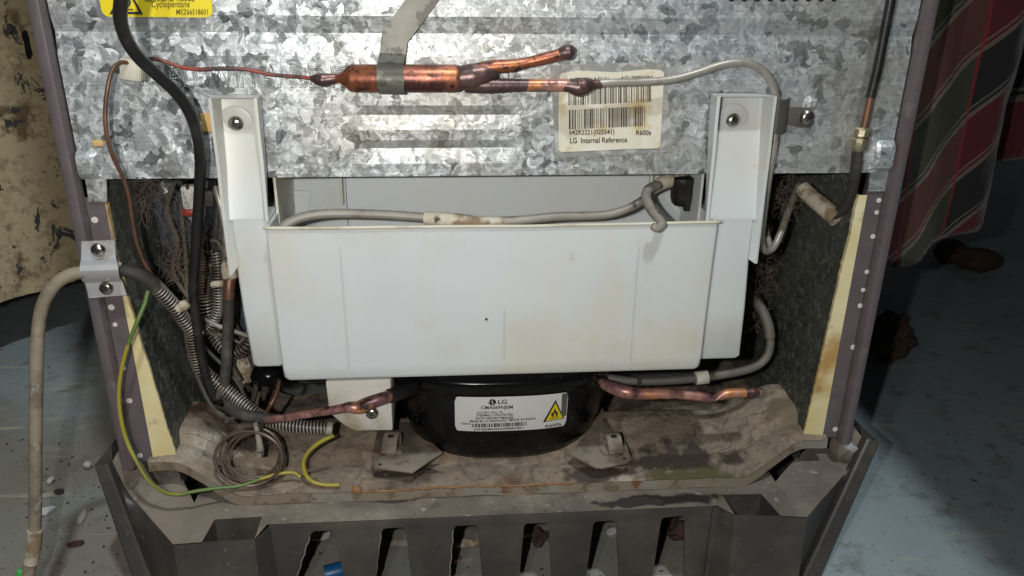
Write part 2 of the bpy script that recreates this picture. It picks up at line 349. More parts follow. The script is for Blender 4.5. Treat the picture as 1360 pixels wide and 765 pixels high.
simple('niche_dark', (.035, .03, .026), (.055, .047, .040), 20, .8, 0, .5, [((.12, .10, .085), 16, .56, .72)])
simple('dust_fibre', (.10, .08, .062), (.16, .13, .10), 40, .95, 0, .2)
simple('plastic_bag', (.055, .062, .075), (.10, .11, .125), 40, .25, 0, .3)
simple('blue_plastic', (.006, .075, .20), (.012, .10, .25), 40, .4, 0, .1)
simple('paper_scrap', (.55, .55, .58), (.62, .62, .64), 40, .7, 0, .2)
simple('pebble', (.40, .37, .31), (.50, .47, .40), 90, .8, 0, .4)
simple('dead_leaf', (.035, .018, .013), (.065, .034, .022), 60, .8, 0, .6)
simple('brown_stone', (.04, .025, .017), (.065, .04, .026), 40, .9, 0, .9)
simple('green_plastic', (.05, .35, .08), (.07, .42, .10), 40, .5, 0, .1)
simple('red_plastic', (.35, .03, .02), (.42, .05, .03), 40, .5, 0, .1)
simple('table_wood', (.07, .045, .03), (.10, .065, .04), 12, .7, 0, .4)
# painted concrete: blue-grey paint worn to grey cement, scratches, grime
t = NT('painted_concrete'); c = t.mix(t.ramp(t.noise(5, 6), [(.35, 0.), (.65, 1.)]), (.25, .312, .335), (.31, .372, .39))
gp_ = t.n('NewGeometry'); gs = t.n('SeparateXYZ'); t.l(gp_.outputs['Position'], gs.inputs[0])
far = t.math('ADD', gs.outputs[1], t.math('MULTIPLY', t.noise(4, 6), .5)); wx = t.math('ADD', gs.outputs[0], t.math('MULTIPLY', t.noise(6, 6), .25))
worn = t.math('MULTIPLY', t.ramp(wx, [(.36, 1.), (.45, 0.)]), t.ramp(far, [(.50, 1.), (.66, .15)]))
c = t.mix(t.math('MULTIPLY', worn, t.ramp(t.noise(7, 8, .65), [(.30, .55), (.55, 1.)])), c, (.225, .21, .18))
c = t.mix(t.ramp(t.noise(26, 8, .7), [(.54, 0.), (.70, .8)]), c, (.14, .128, .108))
mp = t.n('Mapping'); mp.inputs['Scale'].default_value = (5, 46, 1); mp.inputs['Rotation'].default_value = (0, 0, R(42)); t.l(t.tc.outputs['Object'], mp.inputs['Vector'])
c = t.mix(t.ramp(t.noise(1.4, 5, .6, mp.outputs[0]), [(.60, 0.), (.67, .7)]), c, (.44, .43, .36))
c = t.mix(t.ramp(t.noise(150, 4), [(.66, 0.), (.72, .9)]), c, (.045, .04, .035))
t.bump(t.noise(40, 8, .65), .35, .002); t.out(c, .55, 0)
# tan enamel, chipped and rusting
t = NT('chipped_enamel'); c = t.mix(t.ramp(t.noise(9, 6), [(.35, 0.), (.65, 1.)]), (.49, .39, .225), (.58, .475, .30))
c = t.mix(t.ramp(t.noise(60, 7, .7), [(.50, 0.), (.66, .8)]), c, (.24, .16, .075))
c = t.mix(t.ramp(t.noise(16, 8, .7), [(.56, 0.), (.64, 1.)]), c, (.19, .125, .065))
h = t.ramp(t.noise(22, 8, .72, dist=.6), [(.56, 0.), (.575, 1.)]); c = t.mix(h, c, (.055, .06, .06))
t.bump(h, -.5, .0015); t.out(c, .6, 0)
# checked cotton: warp and weft bands from the cloth's own UV
t = NT('checked_cloth'); uvs = t.n('SeparateXYZ'); t.l(t.tc.outputs['UV'], uvs.inputs[0])
def per(v, k): return t.math('FRACT', t.math('MULTIPLY', v, k))
fu = per(uvs.outputs[0], 2.0); fv = per(uvs.outputs[1], 3.0)
su = t.ramp(fu, [(0., 0.), (.5, 1.)], 'CONSTANT'); sv = t.ramp(fv, [(0., 0.), (.5, 1.)], 'CONSTANT')
ca = t.mix(sv, (.070, .005, .012), (.006, .006, .008)); cb = t.mix(sv, (.075, .026, .020), (.030, .032, .018)); c = t.mix(su, ca, cb)
edge = t.ramp(per(uvs.outputs[1], 6.0), [(0., 1.), (.045, 0.), (.10, .9), (.145, 0.), (.90, 0.), (.955, 1.)], 'CONSTANT')
c = t.mix(t.math('MULTIPLY', edge, .34), c, (.26, .245, .20))
eu = t.ramp(per(uvs.outputs[0], 4.0), [(0., 1.), (.05, 0.)], 'CONSTANT'); c = t.mix(t.math('MULTIPLY', eu, .75), c, (.20, .015, .02))
wv = t.n('TexWave'); wv.inputs['Scale'].default_value = 160; t.l(t.tc.outputs['UV'], wv.inputs['Vector'])
c = t.mix(.35, c, t.ramp(t.noise(900, 2), [(.3, .6), (.7, 1.2)]), 'MULTIPLY'); t.bump(t.noise(700, 3), .3, .0006)
t.out(c, .9, 0, Sheen_Weight=.2)

FZ = .046   # floor height
# ================================================================== THE SETTING
def fl(u, v):
    x = -3+6*u; y = -1.2+5*v
    return (x, y, FZ + .0025*noise.noise((x*3, y*3, 0)) - .002)
tag(grid('floor', 160, 130, fl, M['painted_concrete']), kind='structure')

# ================================================================== RUSTY CABINET (left, behind)
A = P(0, 402, z=.13); B = P(105, 370, z=.13); cdir = (B-A); cdir.z = 0; cdir.normalize(); cn = Vector((cdir.y, -cdir.x, 0))   # cn faces the fridge
cab = empty('metal_cabinet', (A-cn*.2), 'old tan enamel metal cabinet, chipped and rusty, left behind the refrigerator', 'cabinet')
def cabface(u, v):
    s = -.55+.95*u; z0 = .13+.0015*noise.noise((s*22, 0, 3))+.0025*noise.noise((s*70, 1, 3)); z = z0+(1.15-z0)*v
    return A+cdir*s+Vector((0, 0, z-.13))+cn*(.004*noise.noise((s*7, z*7, 0))+(.004*max(0, 1-v*18)*noise.noise((s*60, z*30, 2))))
grid('side_sheet', 150, 120, cabface, M['chipped_enamel'], cab)
q = [A-cdir*.55-cn*.008, A+cdir*.40-cn*.008, A+cdir*.40-cn*.45, A-cdir*.55-cn*.45]
prism('carcass', [p+Vector((0, 0, .012)) for p in q], Vector((0, 0, 1.03)), M['chipped_enamel'], cab)
lp = []
for a in ((10, 36), (56, 29), (62, 84), (16, 90)): lp.append(Ppl(*a, A+cn*.004, cn))
pl = prism('latch_plate', lp, cn*.003, M['chipped_enamel'], cab, .0008)
for a in ((12, 38), (43, 37), (21, 81), (51, 82)):
    lathe('rivet', [(.0065, -.002), (.006, .001), (.004, .0035), (0, .004)], M['chipped_enamel'], Ppl(*a, A+cn*.0075, cn), cn, pl, 12)
sl = [Ppl(*a, A+cn*.0076, cn) for a in ((28, 45), (31, 40), (35, 40), (38, 48), (40, 60), (43, 72), (41, 78), (37, 79), (34, 72), (32, 58))]
prism('latch_slot', sl, cn*.0006, M['dark_hole'], pl)

# ================================================================== REFRIGERATOR
fr_ = empty('refrigerator', (0, .3, 0), 'back of a refrigerator, spangled galvanised panel over an open compressor bay', 'refrigerator')
def zr(row, px=600): return P(px, row, y=0).z
ZB = .402
kinks = [zr(22), zr(45), zr(75), zr(140), zr(153), zr(172), zr(186), zr(197), zr(217)]
zs = sorted(set([ZB+i*.0022 for i in range(0, 105)] + kinks)); zs = [ZB]+[z for z in zs if z > ZB+.0004]; zs += [.66, .72, .85, 1.3]
xs = [-.2885+.577*i/262 for i in range(263)]
def groove(z, top, mid, bot, d):
    if z >= top or z <= bot: return 0
    return d*(top-z)/(top-mid) if z > mid else d*(z-bot)/(mid-bot)
def P0(px, py): p = P(px, py, y=0); return p.x, p.z
bl = P0(112, 219); br = P0(1175, 207); d1 = P0(171, 194); d2 = P0(243, 190); d3 = P0(1078, 137)
xl0, xl1 = P0(470, 180)[0], P0(692, 180)[0]
def pan(x, z):
    d = groove(z, kinks[0], kinks[1], kinks[2], .0024)
    e = min(max((x-xl0)/.012, 0), 1)*min(max((xl1-x)/.012, 0), 1)
    d += e*(groove(z, kinks[3], kinks[4], kinks[5], .0017)+groove(z, kinks[6], kinks[7], kinks[8], .0017))
    for (bx, bz), r, hgt in ((bl, .0075, -.004), (br, .0085, -.0045), (d1, .004, .0018), (d2, .004, .0018), (d3, .0035, -.002)):
        q = ((x-bx)**4+(z-bz)**4)**.25/r
        if q < 1.5: d += hgt*(1-max(0, min(1, (q-.7)/.6))**2)
    d += .0009*noise.noise((x*9, z*9, 4))
    if x < P0(60, 0)[0]+.02: d -= 0
    return (x, d, z)
nv, nu = len(zs), len(xs)
mesh('back_panel', [pan(x, z) for z in zs for x in xs], [(j*nu+i, j*nu+i+1, (j+1)*nu+i+1, (j+1)*nu+i) for j in range(nv-1) for i in range(nu-1)], M['galvanised'], fr_)
box('panel_lip', (0, .0075, ZB+.0010), (.5765, .0125, .0018), M['galvanised'], fr_)
for s, a in ((-1, ((113, 238), (141, 238), (142, 268), (118, 268))), (1, ((1157, 226), (1181, 226), (1176, 254), (1153, 254)))):
    prism('panel_tab', pxl([(c, d, 0.0015) for c, d in a]), Vector((0, .0015, 0)), M['galvanised'], fr_)
# outer skin with a rolled edge, the flange behind it, foam strip and inner wall of the bay
for s in (-1, 1):
    pr = [(.2905, .004), (.2895, -.001), (.2915, -.0055), (.2955, -.0065), (.2990, -.0045), (.3000, 0), (.3000, .60), (.2985, .60), (.2985, .004)]
    bm = bmesh.new(); lo = [bm.verts.new((s*a, b, .168)) for a, b in pr]; hi = [bm.verts.new((s*a, b, 1.30)) for a, b in pr]
    for k in range(len(pr)): bm.faces.new((lo[k], lo[(k+1) % len(pr)], hi[(k+1) % len(pr)], hi[k]))
    bm.faces.new(lo); bm.faces.new(hi)
    from_bm('side_skin', bm, M['purple_paint'], fr_, angle=45)
    zt = .388
    fl_ = box('flange', (s*.2835, .0040, (.17+zt)/2), (.0135, .002, zt-.17), M['purple_paint'], fr_)
    x0 = s*.2765
    ft = [(x0, .0035, zt-.006), (x0, .0035, .1655)]
    rr = random.Random(3+s); N = 70; vs_ = []; fs = []
    for i in range(N+1):
        f = i/N; z = zt-.004+(.166-zt+.004)*f
        wd = (.006+.010*f if s > 0 else .001+.017*max(0, f-.25)/.75)+.0009*noise.noise((f*9, s, 0))+.0006*noise.noise((f*45, s, 3))
        for xx, yy in ((s*.2775, .0028), (s*(.2775-wd), .0032+.002*f), (s*(.2775-wd*.98), .0075)): vs_.append((xx, yy, z))
    for i in range(N):
        for k in range(2): a = i*3+k; fs.append((a, a+1, a+4, a+3))
    mesh('foam_strip', vs_, fs, M['yellow_foam'], fr_)
    wv_ = []
    for i in range(31):
        z = ZB+(.14-ZB)*i/30; f = min(1, max(0, (zt-.004-z)/(zt-.004-.166))); wd = (.006+.010*f if s > 0 else .001+.017*max(0, f-.25)/.75)
        wv_ += [(s*(.2775-wd+.0012), .0074, z), (s*(.2745-.006*i/30), .24, z)]
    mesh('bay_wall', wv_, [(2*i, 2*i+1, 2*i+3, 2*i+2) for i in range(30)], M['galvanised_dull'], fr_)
    pts = ((126, 292), (148, 408), (153, 431), (164, 489), (172, 532), (186, 605)) if s < 0 else ((1167, 266), (1164, 282), (1159, 314), (1151, 361), (1146, 385), (1142, 406), (1133, 461), (1109, 570))
    for i, a in enumerate(pts):
        r = .0019*rr.uniform(.9, 1.25)
        d = lathe('flange_hole', [(r, 0), (r, .0004), (0, .0005)], M['hole_white'], P(*a, y=.0029), (0, -1, 0), fr_, 12)
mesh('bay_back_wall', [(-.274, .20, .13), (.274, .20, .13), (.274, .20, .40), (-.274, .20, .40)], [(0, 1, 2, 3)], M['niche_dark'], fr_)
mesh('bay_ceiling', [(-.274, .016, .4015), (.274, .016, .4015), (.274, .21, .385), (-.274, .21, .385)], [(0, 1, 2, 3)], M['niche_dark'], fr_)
# embossed wording
cv = bpy.data.curves.new('t', 'FONT'); cv.body = 'BLOWING AGENT  CYCLOPENTANE'; cv.fill_mode = 'NONE'; cv.bevel_depth = .035; cv.bevel_resolution = 1; cv.resolution_u = 4
to = bpy.data.objects.new('t', cv); COL.objects.link(to); tm = bpy.data.meshes.new_from_object(to.evaluated_get(bpy.context.evaluated_depsgraph_get())); bpy.data.objects.remove(to)
x0 = min(q.co.x for q in tm.vertices); x1 = max(q.co.x for q in tm.vertices); y0 = min(q.co.y for q in tm.vertices); y1 = max(q.co.y for q in tm.vertices)
a0 = P(228, 117, y=0); a1 = P(692, 88, y=0)
for q in tm.vertices: q.co = Vector((a0.x+(a1.x-a0.x)*(q.co.x-x0)/(x1-x0), -.0004+pan(a0.x+(a1.x-a0.x)*(q.co.x-x0)/(x1-x0), (a0.z+a1.z)/2)[1]-q.co.z*.025, a0.z+(a1.z-a0.z)*(q.co.y-y0)/(y1-y0)))
tm.name = 'embossed_wording'; tm.materials.clear(); obj('embossed_wording', tm, M['galvanised'], fr_, True)
# holes by the strap and the row of slots above
for a in ((521, -4, 8.5), (567, -2, 8)): lathe('panel_hole', [(a[2]*.00052, 0), (a[2]*.00052, .0004), (0, .0005)], M['dark_hole'], P(a[0], a[1], y=0.0005), (0, -1, 0), fr_, 18)
for i in range(9): lathe('vent_hole', [(.0026, 0), (.0026, .0004), (0, .0005)], M['dark_hole'], P(972+i*17, -3.0, y=.0002), (0, -1, 0), fr_, 12)
for a in ((266, 150, 283, 175), (123, 186, 139, 194)):
    p = P(a[0], a[1], y=0); q = P(a[2], a[3], y=0); box('foam_plug', ((p.x+q.x)/2, -.0002, (p.z+q.z)/2), (abs(q.x-p.x), .003, abs(q.z-p.z)), M['orange_foam'], fr_, .0008)
# ---- yellow warning sticker
def stick(name, x0, z0, x1, z1, rad, y, mat, th=.0004, parent=fr_, skip=()):
    pts = []
    for cx, cz, a0 in ((x1-rad, z1-rad, 0), (x0+rad, z1-rad, 90), (x0+rad, z0+rad, 180), (x1-rad, z0+rad, 270)):
        for k in range(5): a = R(a0+22.5*k); pts.append(Vector((cx+rad*math.cos(a), y, cz+rad*math.sin(a))))
    return prism(name, pts, Vector((0, th, 0)), mat, parent)
def sheet(pA, pB, y):  # u right, v up in sticker pixels
    return lambda u, v: P(u, v, y=y)
p = P(137, 22, y=0); q = P(284, 22, y=0)
ys = stick('warning_sticker', p.x, p.z, q.x, p.z+.050, .0045, -.0012, M['label_yellow'])
pr = Print(sheet(0, 0, -.0016))
tri = [(145, 19), (190, 19), (167.5, -21)]; tri2 = [(150.5, 15.5), (184.5, 15.5), (167.5, -14.5)]
for k in range(3): pr.poly([tri[k], tri[(k+1) % 3], tri2[(k+1) % 3], tri2[k]])
pr.poly([(158, 13.5), (177, 13.5), (177, 11.8), (158, 11.8)])
pr.poly([(162, 9), (160, 4), (161, -1), (164, 2), (166, -6), (169, -1), (172, -3), (174, 3), (172, 9), (169, 9.5), (170, 5), (167, 2), (165, 6), (166, 9.5)])
pr.build('warning_triangle', M['ink'], ys)
pr = Print(sheet(0, 0, -.0016)); pr.text('Isobutane, R600a', 192, 3.5, 258, -8); pr.text('Cyclopentane', 201, 12.5, 252, .8); pr.text('MEZ66518601', 234, 19.5, 276, 12)
pr.build('lettering', M['ink_olive'], ys)
# ---- barcode sticker under clear film
cp = [(731, 87), (884, 82), (893, 201), (738, 210)]
prism('clear_film', pxl(cp, -.0008), Vector((0, .0004, 0)), M['clear_film'], fr_)
lp = [(743, 102), (746, 97), (770, 94), (820, 96), (860, 92), (878, 93), (882, 97), (880, 140), (877, 194), (873, 197), (830, 198), (790, 200), (745, 202), (742, 199), (742, 150)]
bs = prism('barcode_sticker', pxl(lp, -.0014), Vector((0, .0004, 0)), M['aged_paper'], fr_)
pr = Print(sheet(0, 0, -.0018))
pr.bars(755, 140, 865, 107, 44, -5, 5); pr.bars(755.5, 172, 859, 146, 42, -5, 9)
pr.build('barcode', M['ink_faded'], bs)
pr = Print(sheet(0, 0, -.0018))
pr.text('642R2221(025541)', 756, 181, 816, 172.5, -.8); pr.text('R600a', 845, 179.5, 865, 173, -.5); pr.text('LG  Internal Reference', 757, 190.5, 833, 183, -1.5)
pr.build('lettering', M['ink'], bs)
pr = Print(sheet(0, 0, -.0018))
pr.text('642R2221AGLN', 757, 109, 808, 103, -.8); pr.text('AGLZEBN(IN)', 824, 108, 868, 101, -.8)
pr.build('lettering', M['ink'], bs)

# ================================================================== COMPRESSOR BASE PLATE
def sst(a, b, x): t_ = min(max((x-a)/(b-a), 0), 1); return t_*t_*(3-2*t_)
def lin(x, tab):
    for (a, b), (c, d) in zip(tab, tab[1:]):
        if x <= c: return b+(d-b)*max(0, (x-a))/(c-a)
    return tab[-1][1]
PROF = [(-.012, .1440), (.000, .1462), (.010, .1465), (.022, .1450), (.026, .1535), (.031, .1560), (.045, .1580), (.060, .1605), (.072, .1600), (.079, .1565), (.082, .150), (.088, .135), (.11, .120), (.2, .118)]
def plate_z(x, y):
    z = lin(y, PROF); z += sst(.205, .262, abs(x))*.026+sst(.17, .205, abs(x))*.002*math.cos(min(abs(y-.02)*60, 3))
    z += .0014*noise.noise((x*24, y*24, 1))+.0006*noise.noise((x*90, y*90, 5))
    return z
def plate(u, v):
    x = -.2800+.5600*u; y = -.012+.21*v*(.35+.65*v)
    yf = .010*sst(.20, .265, abs(x)); y = max(y, -.012+yf*(1-v)) if v < .3 else y
    return (x, y, plate_z(x, y))
bp = empty('compressor_base_plate', (0, .05, .14), 'dusty embossed steel plate under the compressor, rust along its front lip', 'plate')
grid('plate', 300, 110, plate, M['dusty_plate'], bp)
def lipf(u, v):
    x = -.2800+.5600*u; y = -.012+.010*sst(.20, .265, abs(x)); z = plate_z(x, y)-.0003
    return (x, y-.0004-.0004*v, z+.0002-.0085*v*(1+.15*noise.noise((x*40, 0, 0))))
grid('front_lip', 240, 4, lipf, M['lip_metal'], bp, False)
bm = bmesh.new(); pts = [Vector((x, -.0122, plate_z(x, -.012)+.0002)) for x in [P(470, 640, y=-.012).x+i*.0015 for i in range(120)]]
tube_bm(bm, pts, [.0009*(1+.9*noise.noise((i*.55, 0, 0))) for i in range(120)], 6); from_bm('rust_line', bm, M['rust'], bp, True)
lathe('lip_bolt', [(.0042, 0), (.004, .002), (.0025, .003), (0, .0033)], M['rust'], P(474, 650, y=-.0135), (0, -1, 0), bp, 12)
# embossed ridge of bare metal by the left wall
bm = bmesh.new(); rp = [P(258, 545, z=.166), P(275, 560, z=.163), P(295, 580, z=.158), P(306, 590, z=.154)]; tube_bm(bm, catmull(rp, 6), [.004, .0065, .0065, .006, .003], 10)
from_bm('bare_ridge', bm, M['lip_metal'], bp, True)

# ================================================================== PLASTIC STAND
ZD = .1345
st = empty('plastic_base_stand', (0, 0, 0), 'dark moulded plastic base with slotted grille below the refrigerator', 'appliance base')
KL = P(230, 723, z=ZD); KR = P(1072, 687, z=ZD)
ML = P(168, 652, y=.004); MR = P(1133, 616, y=.004)
DL = P(258, 668, z=ZD); DR = P(1030, 640, z=ZD)
FLp = P(352, 692, z=ZD); FRp = P(950, 668, z=ZD)
SL = P(186, 612, y=.012); SR = P(1122, 588, y=.012)
IL = P(226, 612, y=.03); IR = P(1085, 585, y=.03)
def nd(p, k=.0010): return Vector(p)+Vector((0, 0, k*noise.noise(Vector(p)*40)))
PLa = [(285, 690), (348, 686), (338, 716), (268, 720)]   # left pocket mouth
PRa = [(959, 657), (1011, 656), (1037, 685), (976, 684)]
def Pd(a): return P(a[0], a[1], z=ZD)
# deck: strip between the plate and the front edge, pockets left open
back_y = .012
def deckpoly(name, pts): return prism(name, pts, Vector((0, 0, -.0025)), M['dusty_deck'], st)
fl1, fl2 = Pd(PLa[0]), Pd(PLa[3]); fr1, fr2 = Pd(PRa[1]), Pd(PRa[2])
bm = bmesh.new()
def face(pts): return bm.faces.new([bm.verts.new(p) for p in pts])
pL = [Pd(a) for a in PLa]; pR = [Pd(a) for a in PRa]
bkL = Vector((DL.x, back_y, ZD)); bkR = Vector((DR.x, back_y, ZD))
GY0 = P(650, 684, z=ZD).y; FL0 = Vector((pL[2].x+.006, GY0-.0002, ZD)); FR0 = Vector((pR[3].x-.010, GY0-.0002, ZD))
face([DL, pL[0], pL[3], KL])                                     # left of the pocket
face([DL, bkL, Vector((pL[0].x, back_y, ZD)), pL[0]])
face([pL[0], Vector((pL[0].x, back_y, ZD)), Vector((pL[1].x, back_y, ZD)), pL[1]])
face([pL[1], Vector((pL[1].x, back_y, ZD)), Vector((FL0.x, back_y, ZD)), FL0, pL[2]])
n_ = 24
for i in range(n_):
    a = FL0.lerp(FR0, i/n_); b = FL0.lerp(FR0, (i+1)/n_)
    face([a, Vector((a.x, back_y, ZD)), Vector((b.x, back_y, ZD)), b])
face([FR0, Vector((FR0.x, back_y, ZD)), Vector((pR[0].x, back_y, ZD)), pR[0], pR[3]])
face([pR[0], Vector((pR[0].x, back_y, ZD)), Vector((pR[1].x, back_y, ZD)), pR[1]])
face([pR[1], Vector((pR[1].x, back_y, ZD)), bkR, DR])
face([pR[1], DR, KR, pR[2]])
bmesh.ops.remove_doubles(bm, verts=bm.verts, dist=.0002)
from_bm('deck', bm, M['dusty_deck'], st)
for K, Dd, Mm, S_, I_, bk in ((KL, DL, ML, SL, IL, bkL), (KR, DR, MR, SR, IR, bkR)):
    def fac(u, v, K=K, Dd=Dd, Mm=Mm, S_=S_, I_=I_):
        a = K.lerp(Dd, u); b = Mm.lerp(I_, u); q = a.lerp(b, v); return q+Vector((0, 0, .0012*noise.noise(q*60)*v*(1-v)*4+.004*math.sin(math.pi*v)*(u)))
    grid('sloped_shoulder', 12, 16, fac, M['dusty_deck'], st)
# pocket wells
for pk in (pL, pR):
    low = [p+Vector((0, 0, -.075)) for p in pk]; vs_ = pk+low
    mesh('pocket_well', vs_, [(0, 1, 5, 4), (1, 2, 6, 5), (2, 3, 7, 6), (3, 0, 4, 7), (4, 5, 6, 7)], M['plastic_base'], st)
# grille: one moulded wall with slots
GY = GY0
g0 = P(356, 693, y=GY-.001); g1 = P(948, 668, y=GY-.001)
top = [(g0.x, g0.z), (g1.x, g1.z)]
slots = [((412, 713), (418, 706), (437, 705), (443, 709), (457, 765), (396, 765)), ((507, 708), (512, 702), (533, 701), (539, 706), (546, 765), (500, 765)), ((603, 705), (607, 699), (630, 698), (635, 704), (640, 765), (598, 765)),
         ((696, 702), (700, 696), (723, 695), (729, 701), (732, 765), (690, 765)), ((788, 698), (793, 693), (814, 692), (819, 697), (822, 765), (779, 765)), ((878, 694), (883, 688), (904, 686), (909, 691), (909, 765), (867, 765))]
def gp(px, py): p = P(px, py, y=GY); return (p.x, p.z)
outline = [(top[1][0], ZD-.0006), (top[1][0], FZ+.003)]
for s_ in reversed(slots):
    a = [gp(*c) for c in s_]
    rb = (a[4][0]+(a[4][0]-a[3][0])*(a[4][1]-FZ-.003)/(a[3][1]-a[4][1]), FZ+.003); lb = (a[5][0]+(a[5][0]-a[0][0])*(a[5][1]-FZ-.003)/(a[0][1]-a[5][1]), FZ+.003)
    outline += [rb, a[3], ((a[3][0]+a[2][0])/2+.0006, (a[3][1]+a[2][1])/2+.0008), a[2], a[1], ((a[0][0]+a[1][0])/2-.0006, (a[0][1]+a[1][1])/2+.0008), a[0], lb]
outline += [(top[0][0], FZ+.003), (top[0][0], ZD-.0006)]
prism('grille', [Vector((a, GY, b)) for a, b in outline], Vector((0, .0030, 0)), M['plastic_base'], st, .0006, 2)
box('bottom_rail', ((top[0][0]+top[1][0])/2, GY+.002, FZ+.0015), (top[1][0]-top[0][0], .006, .0045), M['plastic_base'], st)
for s_ in slots[:3]:
    tube('broken_edge', [P(a_, b_, y=GY-.0006)+Vector((.0004*noise.noise((b_*.3, a_, 0)), 0, 0)) for a_, b_ in [(s_[5][0]+(s_[0][0]-s_[5][0])*k/9-1.0+.8*math.sin(k*2.1+s_[0][0]), s_[5][1]+(s_[0][1]-s_[5][1])*k/9) for k in range(10)]], .00045, M['grey_tube'], st, n=3, seg=6)
# pillar fronts, corner faces and raised outer rims
for s, K, Mm, pk, gx, Rin0, Rin1, Ro0, Ro1 in ((-1, KL, ML, pL, top[0][0], (147, 616, .0), (204, 765, -.030), (129, 618, .0), (179, 765, -.030)),
                                   (1, KR, MR, pR, top[1][0], (1147, 583, .0), (1062, 765, -.030), (1164, 588, .0), (1087, 765, -.030))):
    inner = pk[2] if s < 0 else pk[3]; outer = pk[3] if s < 0 else pk[2]
    d = Vector((0, 0, -.0008))
    pts = [K+d, outer+d, inner+d]; foot = [Vector((p.x, p.y-.006, FZ)) for p in pts]
    mesh('pillar_front', pts+foot, [(0, 1, 4, 3), (1, 2, 5, 4)], M['plastic_base'], st)
    mesh('pillar_side', [inner+d, foot[2], Vector((inner.x+(-s)*.010, GY, FZ)), Vector((inner.x+(-s)*.008, GY, ZD-.0008))], [(0, 1, 2, 3)], M['plastic_base'], st)
    mesh('pillar_web', [Vector((inner.x+(-s)*.008, GY-.0004, ZD-.0008)), Vector((gx, GY-.0004, ZD-.0008)), Vector((gx, GY-.0004, FZ)), Vector((inner.x+(-s)*.010, GY-.0004, FZ))], [(0, 1, 2, 3)], M['plastic_base'], st)
    i0, i1, o0, o1 = P(*Rin0), P(*Rin1), P(*Ro0), P(*Ro1)
    def dn(a, b): return a+(b-a)*((a.z-FZ)/(a.z-b.z))
    ib, ob = dn(i0, i1), dn(o0, o1)
    Kf = foot[0]
    def cf(u, v, K=K, Kf=Kf, Mm=Mm, i0=i0, ib=ib):
        a = Mm.lerp(K, min(1, u*1.0)); b = i0.lerp(ib, u); c_ = K.lerp(Kf, 0)
        q = a.lerp(b, v); return q
    grid('corner_face', 10, 4, cf, M['plastic_base'], st)
    mesh('corner_lower', [K+d, Kf, ib], [(0, 1, 2)], M['plastic_base'], st)
    fw_ = Vector((0, -.006, .004))
    bm = bmesh.new(); rows = []
    for i in range(13):
        f = i/12; a = i0.lerp(ib, f); b = o0.lerp(ob, f)
        rows.append([bm.verts.new(p) for p in (a+Vector((0, .004, 0)), a+fw_*.8, a.lerp(b, .15)+fw_, a.lerp(b, .85)+fw_, b+fw_*.7, b+Vector((0, .030, 0)))])
    for a, b in zip(rows, rows[1:]):
        for k in range(5): bm.faces.new((a[k], a[k+1], b[k+1], b[k]))
    bm.faces.new(rows[0])
    from_bm('outer_rim', bm, M['plastic_base'], st, angle=20)
    mesh('shoulder_back', [Mm, i0+Vector((0, .003, 0)), i0+Vector((0, .06, .004)), (IL if s < 0 else IR)+Vector((0, .03, 0)), (IL if s < 0 else IR)], [(0, 1, 2, 3, 4)], M['dusty_deck'], st)
    # wall behind the rim, towards the front of the refrigerator
    w0, w1 = o0+Vector((0, .028, 0)), ob+Vector((0, .028, 0))
    mesh('side_wall', [w0, w1, Vector((w1.x*1.04, .5, FZ)), Vector((w0.x, .5, w0.z-.01))], [(0, 1, 2, 3)], M['plastic_base'], st)
b_ = P(1128, 592, y=.0); box('foot_bracket', b_, (.012, .008, .006), M['clamp_paint'], st, .001, Matrix.Rotation(R(30), 4, 'Y'))

# ================================================================== EVAPORATION TRAY
tr = empty('evaporation_tray', (0, .02, .25), 'white plastic water tray with two upright arms screwed to the panel', 'tray')
TX0, TX1, TY, TZ0, TZ1 = -.1622, .1530, -.030, .2555, .3748
def rrect(x0, x1, y0, y1, r, z, seg=5, sub=1):
    pts = []; arcs = []
    for cx, cy, a0 in ((x1-r, y1-r, 0), (x0+r, y1-r, 90), (x0+r, y0+r, 180), (x1-r, y0+r, 270)):
        arcs.append([Vector((cx+r*math.cos(R(a0+90*k/seg)), cy+r*math.sin(R(a0+90*k/seg)), z)) for k in range(seg+1)])
    for i in range(4):
        pts += arcs[i]; a, b = arcs[i][-1], arcs[(i+1) % 4][0]
        pts += [a.lerp(b, k/sub) for k in range(1, sub)]
    return pts
def warp(p):
    f = min(1, max(0, (p.z-.258)/.02)); e = math.sin(math.pi*min(1, max(0, (p.x+.162)/.315)))
    return Vector((p.x+.0006*noise.noise((p.z*25, p.y*10, 7)), p.y+f*e*(.0016*noise.noise((p.x*9, p.z*14, 2))+.0007*noise.noise((p.x*30, p.z*30, 5))), p.z-e*.0010*max(0, (p.z-.30)/.075)+.0005*noise.noise((p.x*16, p.y*10, 1))*f))
bm = bmesh.new(); rings = []
def ring(x0, x1, y0, y1, r, z): rings.append([bm.verts.new(warp(p)) for p in rrect(x0, x1, y0, y1, r, z, 5, 28)])
YB = .066; th = .0022
ring(TX0+.006, TX1-.006, TY+.006, YB-.006, .003, TZ0-.0002); ring(TX0+.0025, TX1-.0025, TY+.0025, YB-.003, .004, TZ0+.0008); ring(TX0+.001, TX1-.001, TY+.001, YB, .004, TZ0+.0035)
for i in range(1, 15): z = TZ0+.0035+(TZ1-TZ0-.0035)*i/14; ring(TX0+.001*(1-i/14), TX1-.001*(1-i/14), TY+.001*(1-i/14), YB, .0022, z)
ring(TX0+th, TX1-th, TY+th, YB-th, .0016, TZ1+.0001)
ring(TX0+th, TX1-th, TY+th, YB-th, .0016, TZ0+.006)
S_ = len(rings[0])
for a, b in zip(rings, rings[1:]):
    for k in range(S_): bm.faces.new((a[k], a[(k+1) % S_], b[(k+1) % S_], b[k]))
bm.faces.new(rings[0]); bm.faces.new(rings[-1])
from_bm('basin', bm, M['white_tray'], tr, angle=35)
